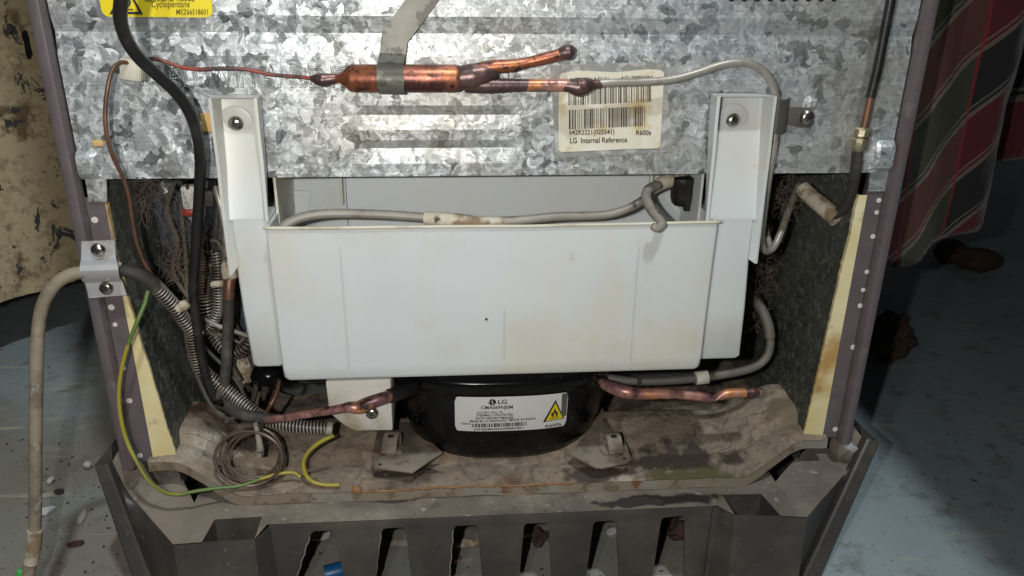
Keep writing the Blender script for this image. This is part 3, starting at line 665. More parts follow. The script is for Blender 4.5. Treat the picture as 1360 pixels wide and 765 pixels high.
# raised back wall and step in it
mesh('back_wall', [(TX0+.045, YB-.012, TZ0+.02), (TX1-.002, YB-.012, TZ0+.02), (TX1-.002, YB-.008, .412), (TX0+.045, YB-.008, .412)], [(0, 1, 2, 3)], M['white_tray'], tr)
mesh('back_wall_step', [(TX0+.002, YB+.000, TZ1-.03), (TX0+.0448, YB-.0122, TZ1-.03), (TX0+.0448, YB-.0082, .412), (TX0+.002, YB+.004, .412)], [(0, 1, 2, 3)], M['white_tray'], tr)
box('end_wall', (TX0+.002, .036, .385), (.0018, .062, .050), M['aged_plastic'], tr)
box('end_wall', (TX1-.003, .036, .385), (.0018, .062, .050), M['white_tray'], tr)
p = P(455, 275, y=YB-.016); box('rib', (p.x, YB-.0150, .385), (.0022, .005, .034), M['aged_plastic'], tr, .0006)
p = P(862, 280, y=YB-.016); box('rib', (p.x, YB-.0150, .380), (.0022, .005, .034), M['aged_plastic'], tr, .0006)
for px_, z0_, z1_ in ((458, TZ0+.006, TZ1-.01), (670, TZ0+.012, TZ0+.058), (842, TZ0+.006, TZ1-.012)):
    xx = P(px_, 420, y=TY).x; bm = bmesh.new(); pp_ = [Vector((xx+.0003*noise.noise((k*.3, px_, 0)), TY+.0009+.001*(1-(z0_+(z1_-z0_)*k/20-TZ0)/(TZ1-TZ0)), z0_+(z1_-z0_)*k/20)) for k in range(21)]
    tube_bm(bm, [warp(q_) for q_ in pp_], [.0003]+[.00105]*19+[.0003], 8); from_bm('moulded_rib', bm, M['white_tray'], tr, True)
lathe('speck', [(.0010, 0), (.0010, .0003), (0, .0004)], M['ink'], P(646, 424, y=TY+.0002), (0, -1, 0), tr, 8)
bm = bmesh.new(); e_ = [Vector((TX0-.001, TY-.0005, TZ1)), Vector((TX1+.001, TY-.0005, TZ1))]; tube_bm(bm, [warp(p) for p in catmull(e_, 60)], .0012, 8); from_bm('rim', bm, M['aged_plastic'], tr, True)
# arms: channel that leans out from the panel and becomes the ear beside the basin
for s in (-1, 1):
    if s < 0: ox0, ox1 = P(286, 140, y=-.012).x-.001, P(343, 140, y=-.012).x
    else: ox0, ox1 = P(950, 135, y=-.012).x, P(1024, 135, y=-.012).x
    xa, xb = (ox0, ox1)
    ztop = P(310 if s < 0 else 985, 128 if s < 0 else 126, y=-.010).z
    zc = P(330 if s < 0 else 975, 292, y=-.018).z
    zb_ = P(352, 487, y=-.016).z if s < 0 else P(970, 476, y=-.016).z
    def web_y(z): return -.0035-.0145*sst(ztop-.020, zc, ztop-.020-(z-zc)) if z > zc else -.018
    def wy(z):
        t_ = min(max((ztop-z)/(ztop-zc), 0), 1); return -.0025-.0155*t_**1.25
    ns = 26; bm = bmesh.new(); rows = []
    inn, out_ = (xb, xa) if s < 0 else (xa, xb)
    for i in range(ns+1):
        z = ztop+(zc-ztop)*i/ns; y = wy(z); fd = -.0190+.0060*(i/ns); yo = min(y-.0005, fd-.009*(i/ns)); flare = .0012
        wv = .0006*noise.noise((z*30, s, 0))
        yin = yo if i < ns-1 else yo
        sec = [(inn+s*.0-(-s)*0, y+.002), (inn-s*flare, yo), (inn-s*flare+s*.0022, yo-.0002), (inn+s*.0030, y-.0005), (inn+s*.0055, y), (out_-s*.0055, y), (out_-s*.0028, y-.0008), (out_+s*flare-s*.0020, yo), (out_+s*flare, yo+.0002), (out_, y+.002)]
        rows.append([bm.verts.new((a+wv, b, z)) for a, b in sec])
    for a, b in zip(rows, rows[1:]):
        for k in range(9): bm.faces.new((a[k], a[k+1], b[k+1], b[k]))
    # top cap
    tc_ = [bm.verts.new(v.co+Vector((0, -.0006, .0012))) for v in rows[0]]
    capb = [bm.verts.new((inn, -.0115, ztop+.001)), bm.verts.new((out_, -.0115, ztop+.001))]
    bm.faces.new((rows[0][1], rows[0][8], rows[0][9], rows[0][0]))
    from_bm('arm', bm, M['white_tray'], tr, angle=40)
    # ear: closed box below the crease
    ein = (TX0+.0005 if s < 0 else TX1-.0005); eo = P(301, 292, y=-.018).x if s < 0 else P(1008, 290, y=-.018).x
    eb = P(335, 484, y=-.018).x if s < 0 else P(983, 474, y=-.018).x
    eo2 = P(311, 352, y=-.018).x if s < 0 else P(998, 345, y=-.018).x
    bm = bmesh.new(); rings = []
    for z, xo, inset in ((zc+.0005, out_-s*.003, 0), (zc-.012, (eo+out_)/2-s*.003, 0), (zc-.035, eo2-s*.001, 0), (zc-.07, (eo2*.55+eb*.45), 0), (zb_+.003, eb, 0), (zb_+.0006, eb, .0015), (zb_, eb, .004)):
        a, b = sorted((ein, xo)); rings.append([bm.verts.new(p) for p in rrect(a+inset, b-inset, -.018+inset, .05-inset, .0028, z)])
    S_ = len(rings[0])
    for a, b in zip(rings, rings[1:]):
        for k in range(S_): bm.faces.new((a[k], a[(k+1) % S_], b[(k+1) % S_], b[k]))
    bm.faces.new(rings[0]); bm.faces.new(rings[-1]); from_bm('ear', bm, M['white_tray'], tr, angle=40)
    # outer flange running on below the crease to a pointed end
    tip = P(304, 366, y=-.022) if s < 0 else P(1006, 350, y=-.022); fo = out_+s*.0012
    y0 = min(wy(zc)-.0005, -.0190+.006-.009)
    a1 = Vector((fo, y0, zc)); a2 = Vector((tip.x, -.022, tip.z)); a3 = P(317, 353, y=-.019) if s < 0 else P(994, 344, y=-.019); a4 = Vector((out_-s*.0035, -.0165, zc))
    bm = bmesh.new(); n2 = 8; rr_ = []
    for i in range(n2+1):
        f = i/n2; o_ = a1.lerp(a2, f); i_ = a4.lerp(a3, f); rr_.append([bm.verts.new(o_), bm.verts.new(o_-Vector((s*.002, .0004, 0))), bm.verts.new(i_), bm.verts.new(i_+Vector((s*.002, .004, 0)))])
    for a, b in zip(rr_, rr_[1:]):
        for k in range(4): bm.faces.new((a[k], a[(k+1) % 4], b[(k+1) % 4], b[k]))
    bm.faces.new(rr_[0]); bm.faces.new(rr_[-1]); from_bm('flange_tail', bm, M['white_tray'], tr, angle=40)
    # inner flange down to the rim
    sp_ = P(313, 164, y=-.006) if s < 0 else P(974, 160, y=-.006)
    lathe('screw_boss', [(.0115, 0), (.0112, .0006), (.0095, .0010), (0, .0011)], M['white_tray'], Vector((sp_.x, wy(sp_.z)+.0005, sp_.z)), (0, -1, 0), tr, 28)
    screw(Vector((sp_.x, wy(sp_.z)-.0010, sp_.z)), .0051, tr, M['screw_steel'], spin=.7+s)

# ================================================================== COMPRESSOR
CC = P(663, 560, y=.07); CXc, CYc = CC.x+.002, .081
RX, RY = .0985, .079
CP = [(.1440, .55), (.1445, .66), (.1465, .725), (.1520, .785), (.162, .842), (.180, .905), (.200, .950), (.220, .985), (.224, 1.01), (.229, 1.01), (.231, .985), (.240, .97), (.262, .93), (.280, .80), (.288, .55), (.290, .2)]
def csc(z): return lin(z, CP)
def csurf(th_, z, off=0):
    k = csc(z); c_, s_ = math.sin(th_), -math.cos(th_); e_ = .72
    return Vector((CXc+(RX*k+off)*math.copysign(abs(c_)**e_, c_), CYc+(RY*k+off)*math.copysign(abs(s_)**e_, s_), z))
co = empty('compressor', (CXc, CYc, .145), 'black domed compressor with white rating label under the white tray', 'compressor')
bm = bmesh.new(); rings = []
zz = []
for (a, _), (b, _2) in zip(CP, CP[1:]):
    zz += [a+(b-a)*k/3 for k in range(3)]
zz.append(CP[-1][0])
for z in zz: rings.append([bm.verts.new(csurf(2*math.pi*k/72, z)) for k in range(72)])
for a, b in zip(rings, rings[1:]):
    for k in range(72): bm.faces.new((a[k], a[(k+1) % 72], b[(k+1) % 72], b[k]))
bm.faces.new(rings[0]); bm.faces.new(rings[-1]); from_bm('housing', bm, M['black_gloss'], co, angle=40)
# rating label: u 0..1 across, v 0..1 up, wrapped on the housing
def findth(px, z):
    best = None
    for k in range(-120, 121):
        th_ = R(k*.6); p = csurf(th_, z); d = p-CAM_POS; q = CX+FPX*d.dot(_rt)/d.dot(_fw)
        if best is None or abs(q-px) < best[0]: best = (abs(q-px), th_)
    return best[1]
def zrow(py, px):
    best = None
    for k in range(0, 140):
        z = .150+k*.0005; p = csurf(findth(px, z), z); d = p-CAM_POS; q = CY-FPX*d.dot(_up)/d.dot(_fw)
        if best is None or abs(q-py) < best[0]: best = (abs(q-py), z)
    return best[1]
zlo, zhi = zrow(572, 664), zrow(525, 664); th0, th1 = findth(604, (zlo+zhi)/2), findth(753, (zlo+zhi)/2)
def clab(off):
    zm = (zlo+zhi)/2; xa, xb = csurf(th0, zm).x, csurf(th1, zm).x
    def fn(u, v):
        z = zlo+(zhi-zlo)*v; x = xa+(xb-xa)*u-CXc; q = min(1, abs(x)/(RX*csc(z)))**(1/.72)
        return csurf(math.copysign(math.asin(q), x), z, off)
    return fn
n_u = 80; n_v = 16
lb = mesh('rating_label', [], [], M['label_white'], co)
bpy.data.objects.remove(lb)
vs_ = []; fs = []
for i in range(n_u+1):
    u = i/n_u; c_ = .10*(1-math.sqrt(max(0, 1-((max(0, .03-u))/.03)**2))) + .10*(1-math.sqrt(max(0, 1-((max(0, u-.97))/.03)**2)))
    for k in range(n_v+1): vs_.append(clab(.0007)(u, c_*1.5+(1-3*c_)*k/n_v))
for i in range(n_u):
    for k in range(n_v): a = i*(n_v+1)+k; fs.append((a, a+n_v+1, a+n_v+2, a+1))
lb = mesh('rating_label', vs_, fs, M['label_white'], co, True)
fold = Print(clab(.0011)); fold.poly([(.945, .30), (.96, .30), (.992, .32), (.992, .97), (.96, .985), (.94, .98)]); fold.build('torn_corner', M['strap_metal'], lb)
pr = Print(clab(.0011))
U = lambda px: (px-603)/150.0
pr.text('LG', U(659.5), .80, U(671), .925); pr.text('CMA069NJEM', U(637.5), .63, U(679), .755)
pr.text('220-240V 50Hz 1Ph', U(632), .545, U(666), .595); pr.text('THERMALLY PROTECTED', U(631), .455, U(680), .525); pr.text('EATR110K/UB/VTM/66LFB', U(631), .365, U(680), .435)
pr.text('Made By LG Electronics  MADE IN INDIA', U(623), .255, U(710), .345, .03)
pr.text('150615', U(611), .20, U(624), .26); pr.text('69NJEM6060388864R1', U(628), .01, U(694), .09, .02)
pr.bars(U(625.5), .12, U(699), .235, 36, .02, 3)
pr.text('R600a', U(724), .02, U(746), .115, .02)
# round emblem: dark disc ring with a light face line
pr.poly([(U(652+5*math.cos(R(a))), .86+.085*math.sin(R(a))) for a in range(0, 360, 20)])
tri = [(U(720), .20), (U(749.5), .24), (U(735.5), .83)]; pr.poly(tri); pr.build('lettering', M['ink'], lb)
pr = Print(clab(.0015))
pr.poly([(U(651.6), .92), (U(652.6), .92), (U(652.6), .83), (U(654.6), .83), (U(654.6), .815), (U(651.6), .815)])
pr.poly([(U(648.6+1.0*math.cos(R(a))), .885+.016*math.sin(R(a))) for a in range(0, 360, 40)])
pr.build('emblem_face', M['label_white'], lb)
pr = Print(clab(.0014)); pr.poly([(U(723.5), .235), (U(746.8), .265), (U(735.4), .745)]); pr.build('warning_triangle', M['label_yellow'], lb)
pr = Print(clab(.0017)); q = lambda a, b: (U(735+a), .46+b)
pr.poly([q(-4, -.10), q(-5, -.02), q(-3.2, .03), q(-2.6, -.02), q(-1.2, .06), q(-.4, .15), q(1.2, .07), q(2.2, .01), q(3.3, .04), q(4.4, -.04), q(3.2, -.11), q(1.2, -.115), q(1.8, -.04), q(0, .0), q(-1.6, -.05), q(-1, -.115)])
pr.poly([q(-6.5, -.17), q(6, -.15), q(6, -.13), q(-6.5, -.15)]); pr.build('flame_symbol', M['ink'], lb)
# stubs
s1 = tube('suction_sleeve', pxl([(560, 508, .035), (548, 514, .020), (534, 520, .006), (517, 526, -.004)]), [.0062, .0064, .0062, .0058], M['black_cable'], co)
tube('suction_stub', pxl([(524, 524, 0), (508, 529, -.006), (490, 535, -.009), (476, 541, -.009), (462, 541, -.009), (440, 545, -.008), (400, 551, -.004), (366, 557, .002), (345, 556, .006)]), [.0048, .0050, .0052, .0054, .0050, .0036, .0034, .0033, .0033, .0032], M['pink_copper'], co)
lathe('suction_collar', [(.0085, -.004), (.0088, 0), (.0075, .002)], M['black_gloss'], P(556, 511, y=.026), P(534, 520, y=.004)-P(556, 511, y=.026), co)
lathe('discharge_collar', [(.0085, -.004), (.0085, 0), (.007, .002)], M['black_gloss'], P(797, 508, y=.028), P(830, 522, y=.005)-P(797, 508, y=.028), co)
bm = bmesh.new(); path = catmull(pxl([(798, 508, .026), (812, 514, .014), (830, 520, .006), (850, 523, .004), (880, 523, .002), (905, 524, .002), (925, 526, .002), (945, 529, .002), (953, 527, .002), (965, 523, .002), (985, 522, .002), (1000, 522, .002), (1009, 521, .002)]), 6)
fr2_ = frames(path); rings = []
rad = [.0040, .0054, .0056, .0049, .0044, .0042, .0041, .0042, .0041, .0044, .0041, .0038, .0036]
for i, (p, n, b) in enumerate(fr2_):
    k = i/(len(path)-1)*(len(rad)-1); j = min(int(k), len(rad)-2); r = rad[j]+(rad[j+1]-rad[j])*(k-j)
    pinch = math.exp(-((k-7.6)/.55)**2); rings.append([])
    for s in range(14):
        a = 2*math.pi*s/14; off = n*math.cos(a)+b*math.sin(a); off = Vector((off.x, off.y, off.z*(1-.82*pinch))); rings[-1].append(bm.verts.new(p+off*r*(1+.15*pinch)))
for a, b in zip(rings, rings[1:]):
    for s in range(14): bm.faces.new((a[s], a[(s+1) % 14], b[(s+1) % 14], b[s]))
bm.faces.new(rings[0]); bm.faces.new(rings[-1]); from_bm('discharge_stub', bm, M['pink_copper'], co, smooth=True)
tube('crimped_end', pxl([(990, 522, .0018), (1000, 521.5, .0018), (1009, 521, .0018)]), [.0046, .0048, .0030], M['burnt_copper'], co, n=4)
# feet
for pts, cp_, zf in (([(503, 560), (545, 560), (566, 580), (588, 600), (575, 608), (548, 626), (497, 620), (493, 609)], (521, 598), .1610), ([(778, 575), (800, 540), (813, 572), (831, 586), (839, 610), (832, 614), (800, 620), (790, 619), (757, 602)], (813, 598), .1610)):
    ft = prism('mounting_foot', [P(a, b, z=zf) for a, b in pts], Vector((0, 0, -.0025)), M['foot_metal'], co, .0008)
    c_ = P(*cp_, z=zf)
    lathe('grommet', [(.0095, -.006), (.0105, 0), (.0105, .002), (.008, .0032), (0, .0034)], M['foot_metal'], c_, (0, 0, 1), ft, 20)
    hp = P(*((505, 617) if cp_[0] < 600 else (829, 609)), z=zf+.0002); lathe('foot_hole', [(.0014, 0), (.0014, .0003), (0, .0004)], M['dark_hole'], hp, (0, 0, 1), ft, 10)
    box('bent_tab', c_+Vector((.0 if cp_[0] < 600 else -.004, .014, .003)), (.010, .002, .012), M['foot_metal'], ft, .0005)
    rt = Matrix.Rotation(R(8 if cp_[0] > 600 else -14), 4, 'Z')
    bm = bmesh.new(); w2 = .0062; rows = []
    for y_, z_ in ((.007, .000), (.0075, .009), (.006, .0115), (.002, .0125), (-.003, .011), (-.008, .005), (-.0085, .002), (-.011, .0015)):
        rows.append([bm.verts.new(c_+rt @ Vector((x_, y_, z_+.003))) for x_ in (-w2, -w2*.4, w2*.4, w2)])
    for a, b in zip(rows, rows[1:]):
        for k in range(3): bm.faces.new((a[k], a[k+1], b[k+1], b[k]))
    so = from_bm('retaining_clip', bm, M['foot_metal'], ft, angle=40); md = so.modifiers.new('s', 'SOLIDIFY'); md.thickness = .0012; es = so.modifiers.new('e', 'EDGE_SPLIT'); es.split_angle = R(35)
    box('clip_slot', c_+rt @ Vector((0, -.0015, .0148)), (.0046, .003, .0012), M['dark_hole'], ft, 0, rt)
# relay cover
rc = empty('relay_cover', P(478, 540, y=.03), 'white plastic relay cover with one screw, left of the compressor', 'cover')
pts = [(432, 507), (519, 504), (520, 530), (522, 572), (472, 573), (458, 566), (437, 549)]
prism('cover_shell', pxl(pts, .004), Vector((0, .055, 0)), M['relay_white'], rc, .0016)
prism('raised_panel', pxl([(454, 517), (513, 515), (515, 548), (460, 550)], .0035), Vector((0, .002, 0)), M['relay_white'], rc, .0005)
screw(P(494, 549, y=.0025), .0052, rc, M['screw_steel'])

# ================================================================== FILTER DRIER
dr = empty('filter_drier', P(530, 104, y=-.012), 'tarnished copper filter drier lying across the galvanised panel', 'filter drier')
DY = -.0135
a = P(440, 104, y=DY); b = P(612, 104, y=DY); ax = (b-a)
L_ = ax.length
lathe('body', [(.0022, 0), (.0032, .006*L_/.09), (.0082, L_*.135), (.0089, L_*.155), (.0089, L_*.96), (.0084, L_*.985), (.0074, L_)], M['copper'], a, ax, dr, 40, 60)
tube('inlet_joint', pxl([(412, 104, DY), (420, 105, DY), (428, 106, DY), (436, 105, DY), (446, 104, DY)]), [.0014, .0036, .0046, .0038, .0030], M['burnt_copper'], dr, n=4)
bm = bmesh.new(); tube_bm(bm, catmull(pxl([(604, 104, DY), (616, 103, DY), (630, 101, DY), (645, 98, DY), (660, 95, DY)]), 5), [.0074, .0082, .0085, .0070, .0040], 14)
from_bm('outlet_joint', bm, M['burnt_copper'], dr, smooth=True)
tube('charging_stub', pxl([(630, 94, DY), (655, 89, DY), (680, 87, DY), (700, 83, DY), (725, 77, DY), (748, 71, DY)]), [.0048, .0046, .0042, .0034, .0038, .0038], M['copper'], dr)
tube('brazed_tip', pxl([(742, 72.5, DY), (750, 70, DY), (757, 69, DY), (763, 68, DY)]), [.0036, .0050, .0052, .0022], M['burnt_copper'], dr, n=4)
tube('outlet_tube', pxl([(618, 112, DY), (650, 113.5, DY), (690, 113, DY), (730, 113, DY), (752, 113, DY)]), [.0055, .0052, .0042, .0038, .0038], M['burnt_copper'], dr)
tube('copper_sleeve', pxl([(683, 113, DY), (715, 113, DY), (756, 113, DY)]), [.0041, .0041, .0042], M['pink_copper'], dr)
tube('brazed_joint', pxl([(744, 113, DY), (756, 114, DY), (768, 116, DY), (778, 114, DY), (788, 112, DY), (800, 111, DY)]), [.0038, .0046, .0064, .0056, .0034, .0026], M['burnt_copper'], dr, n=4)
tube('capillary', pxl([(414, 104, DY), (395, 102, -.012), (360, 99, -.011), (325, 92, -.011), (290, 91, -.012), (262, 92, -.012), (240, 89, -.012), (222, 83, -.012), (205, 78, -.012), (190, 80, -.010)]), .0013, M['red_wire'], dr, seg=8)
# strap holding the drier
sp_ = empty('drier_strap', P(545, 10, y=-.002), 'bent galvanised strap wrapped round the copper drier', 'strap')
rows = [((560, -40), (606, -40), -.003), ((538, 0), (583, 0), -.0035), ((507, 43), (541, 57), -.005), ((504, 70), (539, 72), -.006)]
bm = bmesh.new(); prow = None; bmv = []
def addrow(l, r):
    global prow
    cur = [bm.verts.new(l), bm.verts.new(Vector(l).lerp(Vector(r), .5)), bm.verts.new(r)]
    if prow:
        for k in range(2): bm.faces.new((prow[k], prow[k+1], cur[k+1], cur[k]))
    prow = cur
for l, r, y in rows: addrow(P(*l, y=y), P(*r, y=y))
cl, cr_ = P(502, 104, y=DY), P(537, 104, y=DY)
for k in range(13):
    a_ = R(110-250*k/12); rr = .0099
    o_ = Vector((0, -math.cos(a_ if False else R(0))*0, 0)); o_ = Vector((0, -rr*math.cos(R(95-210*k/12)), rr*math.sin(R(95-210*k/12))))
    addrow(cl+o_, cr_+o_+Vector((0, 0, -.0006*k/12)))
so = from_bm('strap_band', bm, M['strap_metal'], sp_, angle=22); md = so.modifiers.new('s', 'SOLIDIFY'); md.thickness = .0009; es = so.modifiers.new('e', 'EDGE_SPLIT'); es.split_angle = R(35)

# ================================================================== TUBES AND CABLES
def one(name, label, cat, pts, rad, mat, group=None, n=8, seg=12): return tag(tube(name, pts, rad, mat, n=n, seg=seg), label, cat, group)
pc = empty('power_cord', P(280, 520, y=.02), 'thick black power cord looping down past the left tray arm', 'cable')
tube('cord', pxl([(164, -30, -.105), (161, 0, -.100), (160, 26, -.094), (168, 52, -.086), (184, 76, -.076), (206, 97, -.066), (232, 121, -.055), (250, 146, -.044), (261, 176, -.034), (266, 210, -.026), (265, 250, -.018), (262, 300, -.010), (259, 350, -.002), (257, 390, .004), (261, 430, .010), (267, 470, .016), (276, 508, .020), (287, 526, .022), (296, 517, .024)]), .0037, M['black_cable'], pc)
tube('cord_return', pxl([(287, 526, .0225), (296, 517, .024), (300, 490, .026), (302, 450, .028), (304, 410, .030), (304, 392, .032)]), .0044, M['dusty_black'], pc)
tube('copper_band', pxl([(304, 396, .031), (304, 385, .032), (305, 374, .034), (306, 364, .036)]), .0046, M['brown_tube'], pc)
lathe('sleeve', [(.006, 0), (.0065, .004), (.006, .010), (.0045, .013)], M['dirty_sleeve'], P(306, 368, y=.036), (0, .05, 1), pc)

ct = empty('condenser_tube', P(1033, 150, y=-.01), 'thin steel tube arching from the drier joint over the right tray arm', 'tube')
tube('tube_run', pxl([(786, 111.5, DY), (810, 110, DY), (850, 109, -.012), (890, 106, -.011), (925, 97, -.010), (955, 87, -.010), (982, 83, -.010), (1005, 89, -.010), (1022, 106, -.010), (1030, 128, -.009), (1031, 160, -.008), (1027, 200, -.008), (1020, 240, -.006), (1014, 285, .004), (1011, 318, .010), (1016, 333, .014), (1027, 329, .020), (1038, 306, .030), (1049, 275, .045), (1061, 246, .060)]), [.0023]+[.0028]*20, M['steel_tube'], ct, seg=14)
tube('inner_return', pxl([(1017, 300, .04), (1020, 318, .03), (1024, 330, .022)]), .0026, M['grey_tube'], ct)
cb = empty('tube_clip', P(1040, 155, y=-.004), 'dark metal clip screwed to the panel holding the thin tube', 'clip')
c0 = P(1034, 153, y=-.0085); prf = []
for k in range(15): a_ = R(-170+205*k/14); prf.append((c0.x-.0075*math.cos(a_)*.95, c0.y-.0085*math.sin(a_)*-1*0-.0075*math.sin(a_)*-1))
bm = bmesh.new(); prow = None; zc0, zc1 = P(1034, 176, y=-.0085).z, P(1034, 131, y=-.0085).z
prof_ = [(P(1019, 150, y=-.004).x, -.003), (P(1020, 150, y=-.01).x, -.009), (P(1024, 150, y=-.014).x, -.0135), (P(1033, 150, y=-.014).x, -.0150), (P(1042, 150, y=-.012).x, -.0130), (P(1046.5, 150, y=-.008).x, -.0080), (P(1047, 150, y=-.003).x, -.0022)]
rows = [[bm.verts.new((x_, y_, z_)) for x_, y_ in prof_] for z_ in (zc0, zc1)]
for k in range(len(prof_)-1): bm.faces.new((rows[0][k], rows[0][k+1], rows[1][k+1], rows[1][k]))
so = from_bm('saddle', bm, M['dark_strap'], cb, angle=40); md = so.modifiers.new('s', 'SOLIDIFY'); md.thickness = .0012; es = so.modifiers.new('e', 'EDGE_SPLIT'); es.split_angle = R(35)
prism('clip_tab', pxl([(1046, 142), (1072, 143), (1081, 149), (1082, 163), (1075, 170), (1060, 169), (1046, 166)], -.003), Vector((0, .0015, 0)), M['dark_strap'], cb, .0004)
screw(P(1072, 156, y=-.0035), .0055, cb, M['screw_steel'], spin=.2)

bt = empty('insulated_tube', P(1150, 160, y=-.012), 'black sheathed tube with brass nut running down the right of the panel', 'tube')
tube('black_sheath', pxl([(1188, -30, -.014), (1183, 0, -.014), (1175, 42, -.013), (1166, 88, -.012), (1156, 129, -.011)]), .0034, M['black_cable'], bt)
tube('copper_length', pxl([(1157, 126, -.011), (1152, 150, -.011), (1147, 172, -.011)]), .0030, M['brown_tube'], bt)
n0 = P(1138, 201, y=-.011); n1 = P(1146, 169, y=-.011)
L_ = (n1-n0).length
lathe('brass_nut', [(.0038, 0), (.0058, .002), (.0066, .005), (.0066, L_*.52), (.0050, L_*.60), (.0063, L_*.66), (.0063, L_*.92), (.0045, L_)], M['brass'], n0, n1-n0, bt, 10, 30)
tube('lower_tube', pxl([(1139, 197, -.011), (1137, 220, -.009), (1133, 245, -.002), (1127, 266, .006), (1115, 281, .014), (1098, 288, .024)]), .0040, M['dusty_black'], bt)
sl = empty('foam_sleeve', P(1090, 270, y=.02), 'beige foam sleeve on the tube end in the right of the bay', 'sleeve')
bm = bmesh.new(); pth = [P(1066, 250, .050), P(1078, 262, .040), P(1095, 276, .026), P(1112, 290, .014)]; tube_bm(bm, catmull(pth, 6), [.0062, .0066, .0068, .0070], 16, False); tube_bm(bm, catmull(pth, 6), [.0046, .005, .005, .0052], 16, False)
so = from_bm('sleeve_wall', bm, M['dirty_sleeve'], sl, angle=60)
bm = bmesh.new(); d_ = (pth[3]-pth[2]).normalized(); n_0 = d_.orthogonal().normalized(); b_0 = d_.cross(n_0); A_ = [[bm.verts.new(pth[3]+(n_0*math.cos(t_)+b_0*math.sin(t_))*r) for t_ in [2*math.pi*k/16 for k in range(16)]] for r in (.0052, .0070)]
for k in range(16): bm.faces.new((A_[0][k], A_[0][(k+1) % 16], A_[1][(k+1) % 16], A_[1][k]))
from_bm('sleeve_end', bm, M['dirty_sleeve'], sl)

rt_ = empty('rubber_tube', P(1000, 480, y=.05), 'dusty grey rubber tube curving under the right end of the tray', 'tube')
tube('tube_run', pxl([(1002, 398, .07), (1012, 412, .06), (1020, 432, .052), (1023, 455, .046), (1018, 474, .042), (1003, 487, .038), (975, 495, .034), (930, 502, .030), (880, 506, .032), (840, 506, .036), (808, 502, .042)]), .0036, M['rubber_grey'], rt_)
tube('upper_sleeve', pxl([(1000, 396, .0715), (1012, 412, .0595), (1020, 432, .0515), (1022.5, 449, .047)]), .0046, M['rubber_grey'], rt_)
tube('white_clip', pxl([(924, 502.5, .029), (932, 501.5, .029), (940, 500.5, .029)]), .0058, M['relay_white'], rt_)
tube('cable_tie', pxl([(846, 505.5, .034), (850, 505.5, .034)]), .0052, M['dusty_black'], rt_)

dt = empty('defrost_tube', P(600, 290, y=.01), 'grey tube with a dirty joint lying along the top of the tray', 'tube')
tube('tube_run', pxl([(374, 304, .000), (384, 296, .001), (405, 288, .003), (440, 284, .006), (500, 285, .008), (562, 289, .008), (620, 294, .006), (680, 293.5, .006), (740, 288, .008), (800, 286, .010), (832, 278, .012), (852, 267, .016), (866, 254, .022), (884, 241, .030)]), [.0036]*9+[.0034]*5, M['grey_tube'], dt)
tube('dirty_joint', pxl([(563, 290, .007), (590, 292, .006), (618, 294, .005), (636, 295, .005), (672, 294.5, .006)]), [.0052, .0056, .0050, .0042, .0038], M['dirty_sleeve'], dt)
tube('wrapped_end', pxl([(868, 250, .022), (880, 243, .027), (896, 238, .034), (910, 235, .040)]), [.0046, .0056, .0058, .0056], M['dirty_sleeve'], dt)
tube('hooked_tail', pxl([(874, 246, .018), (862, 251, .010), (858, 262, .000), (865, 278, -.014), (875, 291, -.028), (879, 298, -.036), (873, 303, -.040), (866, 300, -.040)]), [.0036, .0038, .0038, .0036, .0034, .0033, .0032, .0026], M['grey_tube'], dt)
cpq = P(908, 236, y=.03); 
dcap = empty('rubber_plug', cpq, 'black rubber drain plug hanging inside the tray by its right end', 'plug')
lathe('cap_body', [(.0085, .001), (.0098, 0), (.0100, -.004), (.0093, -.0055), (.0093, -.014), (.0080, -.0195), (.0060, -.0215), (0, -.0218)], M['black_cable'], cpq, (0, .05, 1), dcap, 20)
lathe('cap_nozzle', [(.0030, 0), (.0032, -.004), (.0026, -.0055), (0, -.0057)], M['black_cable'], cpq+Vector((.004, -.003, -.020)), (0, .05, 1), dcap, 12)

# left: drain hose outside, its clamp
dh = empty('drain_hose', P(46, 700, y=-.03), 'dirty beige hose hanging down outside the left edge of the refrigerator', 'hose')
tube('hose', pxl([(150, 359, -.011), (125, 360, -.012), (106, 362, -.013), (90, 366, -.014), (72, 379, -.016), (59, 400, -.018), (52, 428, -.020), (49, 470, -.024), (48, 530, -.028), (47, 600, -.030), (47, 660, -.032), (46, 705, -.034), (42, 740, -.036), (36, 770, -.040), (26, 810, -.05)]), .0045, M['drain_hose'], dh, seg=14)
tube('worn_sleeve', pxl([(46.5, 703, -.034), (46, 716, -.0345), (44, 732, -.036), (41, 747, -.037)]), .0053, M['dirty_sleeve'], dh)
tube('split_strip', pxl([(37, 741, -.034), (32, 755, -.034), (29, 775, -.036)]), .0016, M['dirty_sleeve'], dh)
q = P(27, 763, y=-.034); box('green_tag', q, (.007, .004, .009), M['green_plastic'], dh, .0012, Matrix.Rotation(.5, 4, 'Y'))
hc = empty('hose_clamp', P(137, 358, y=-.006), 'grey painted saddle clamp with two screws on the left edge', 'clamp')
bm = bmesh.new(); rows = []
tab_ = [((108, 321), (152, 319), -.0075), ((108, 334), (153, 332), -.0075), ((107.5, 345), (154, 343), -.0078), ((106.5, 348), (155, 346), -.012), ((106, 353), (156, 351), -.0168), ((106, 360), (157, 358), -.0180), ((107, 368), (158, 366), -.0165), ((109, 373), (159, 371), -.011), ((113, 376), (162, 374), -.0078), ((116, 386), (165, 383), -.0075), ((118, 396), (168, 392), -.0075)]
for l, r, y in tab_:
    a, b = P(*l, y=y), P(*r, y=y); rows.append([bm.verts.new(a.lerp(b, k/4)) for k in range(5)])
for a, b in zip(rows, rows[1:]):
    for k in range(4): bm.faces.new((a[k], a[k+1], b[k+1], b[k]))
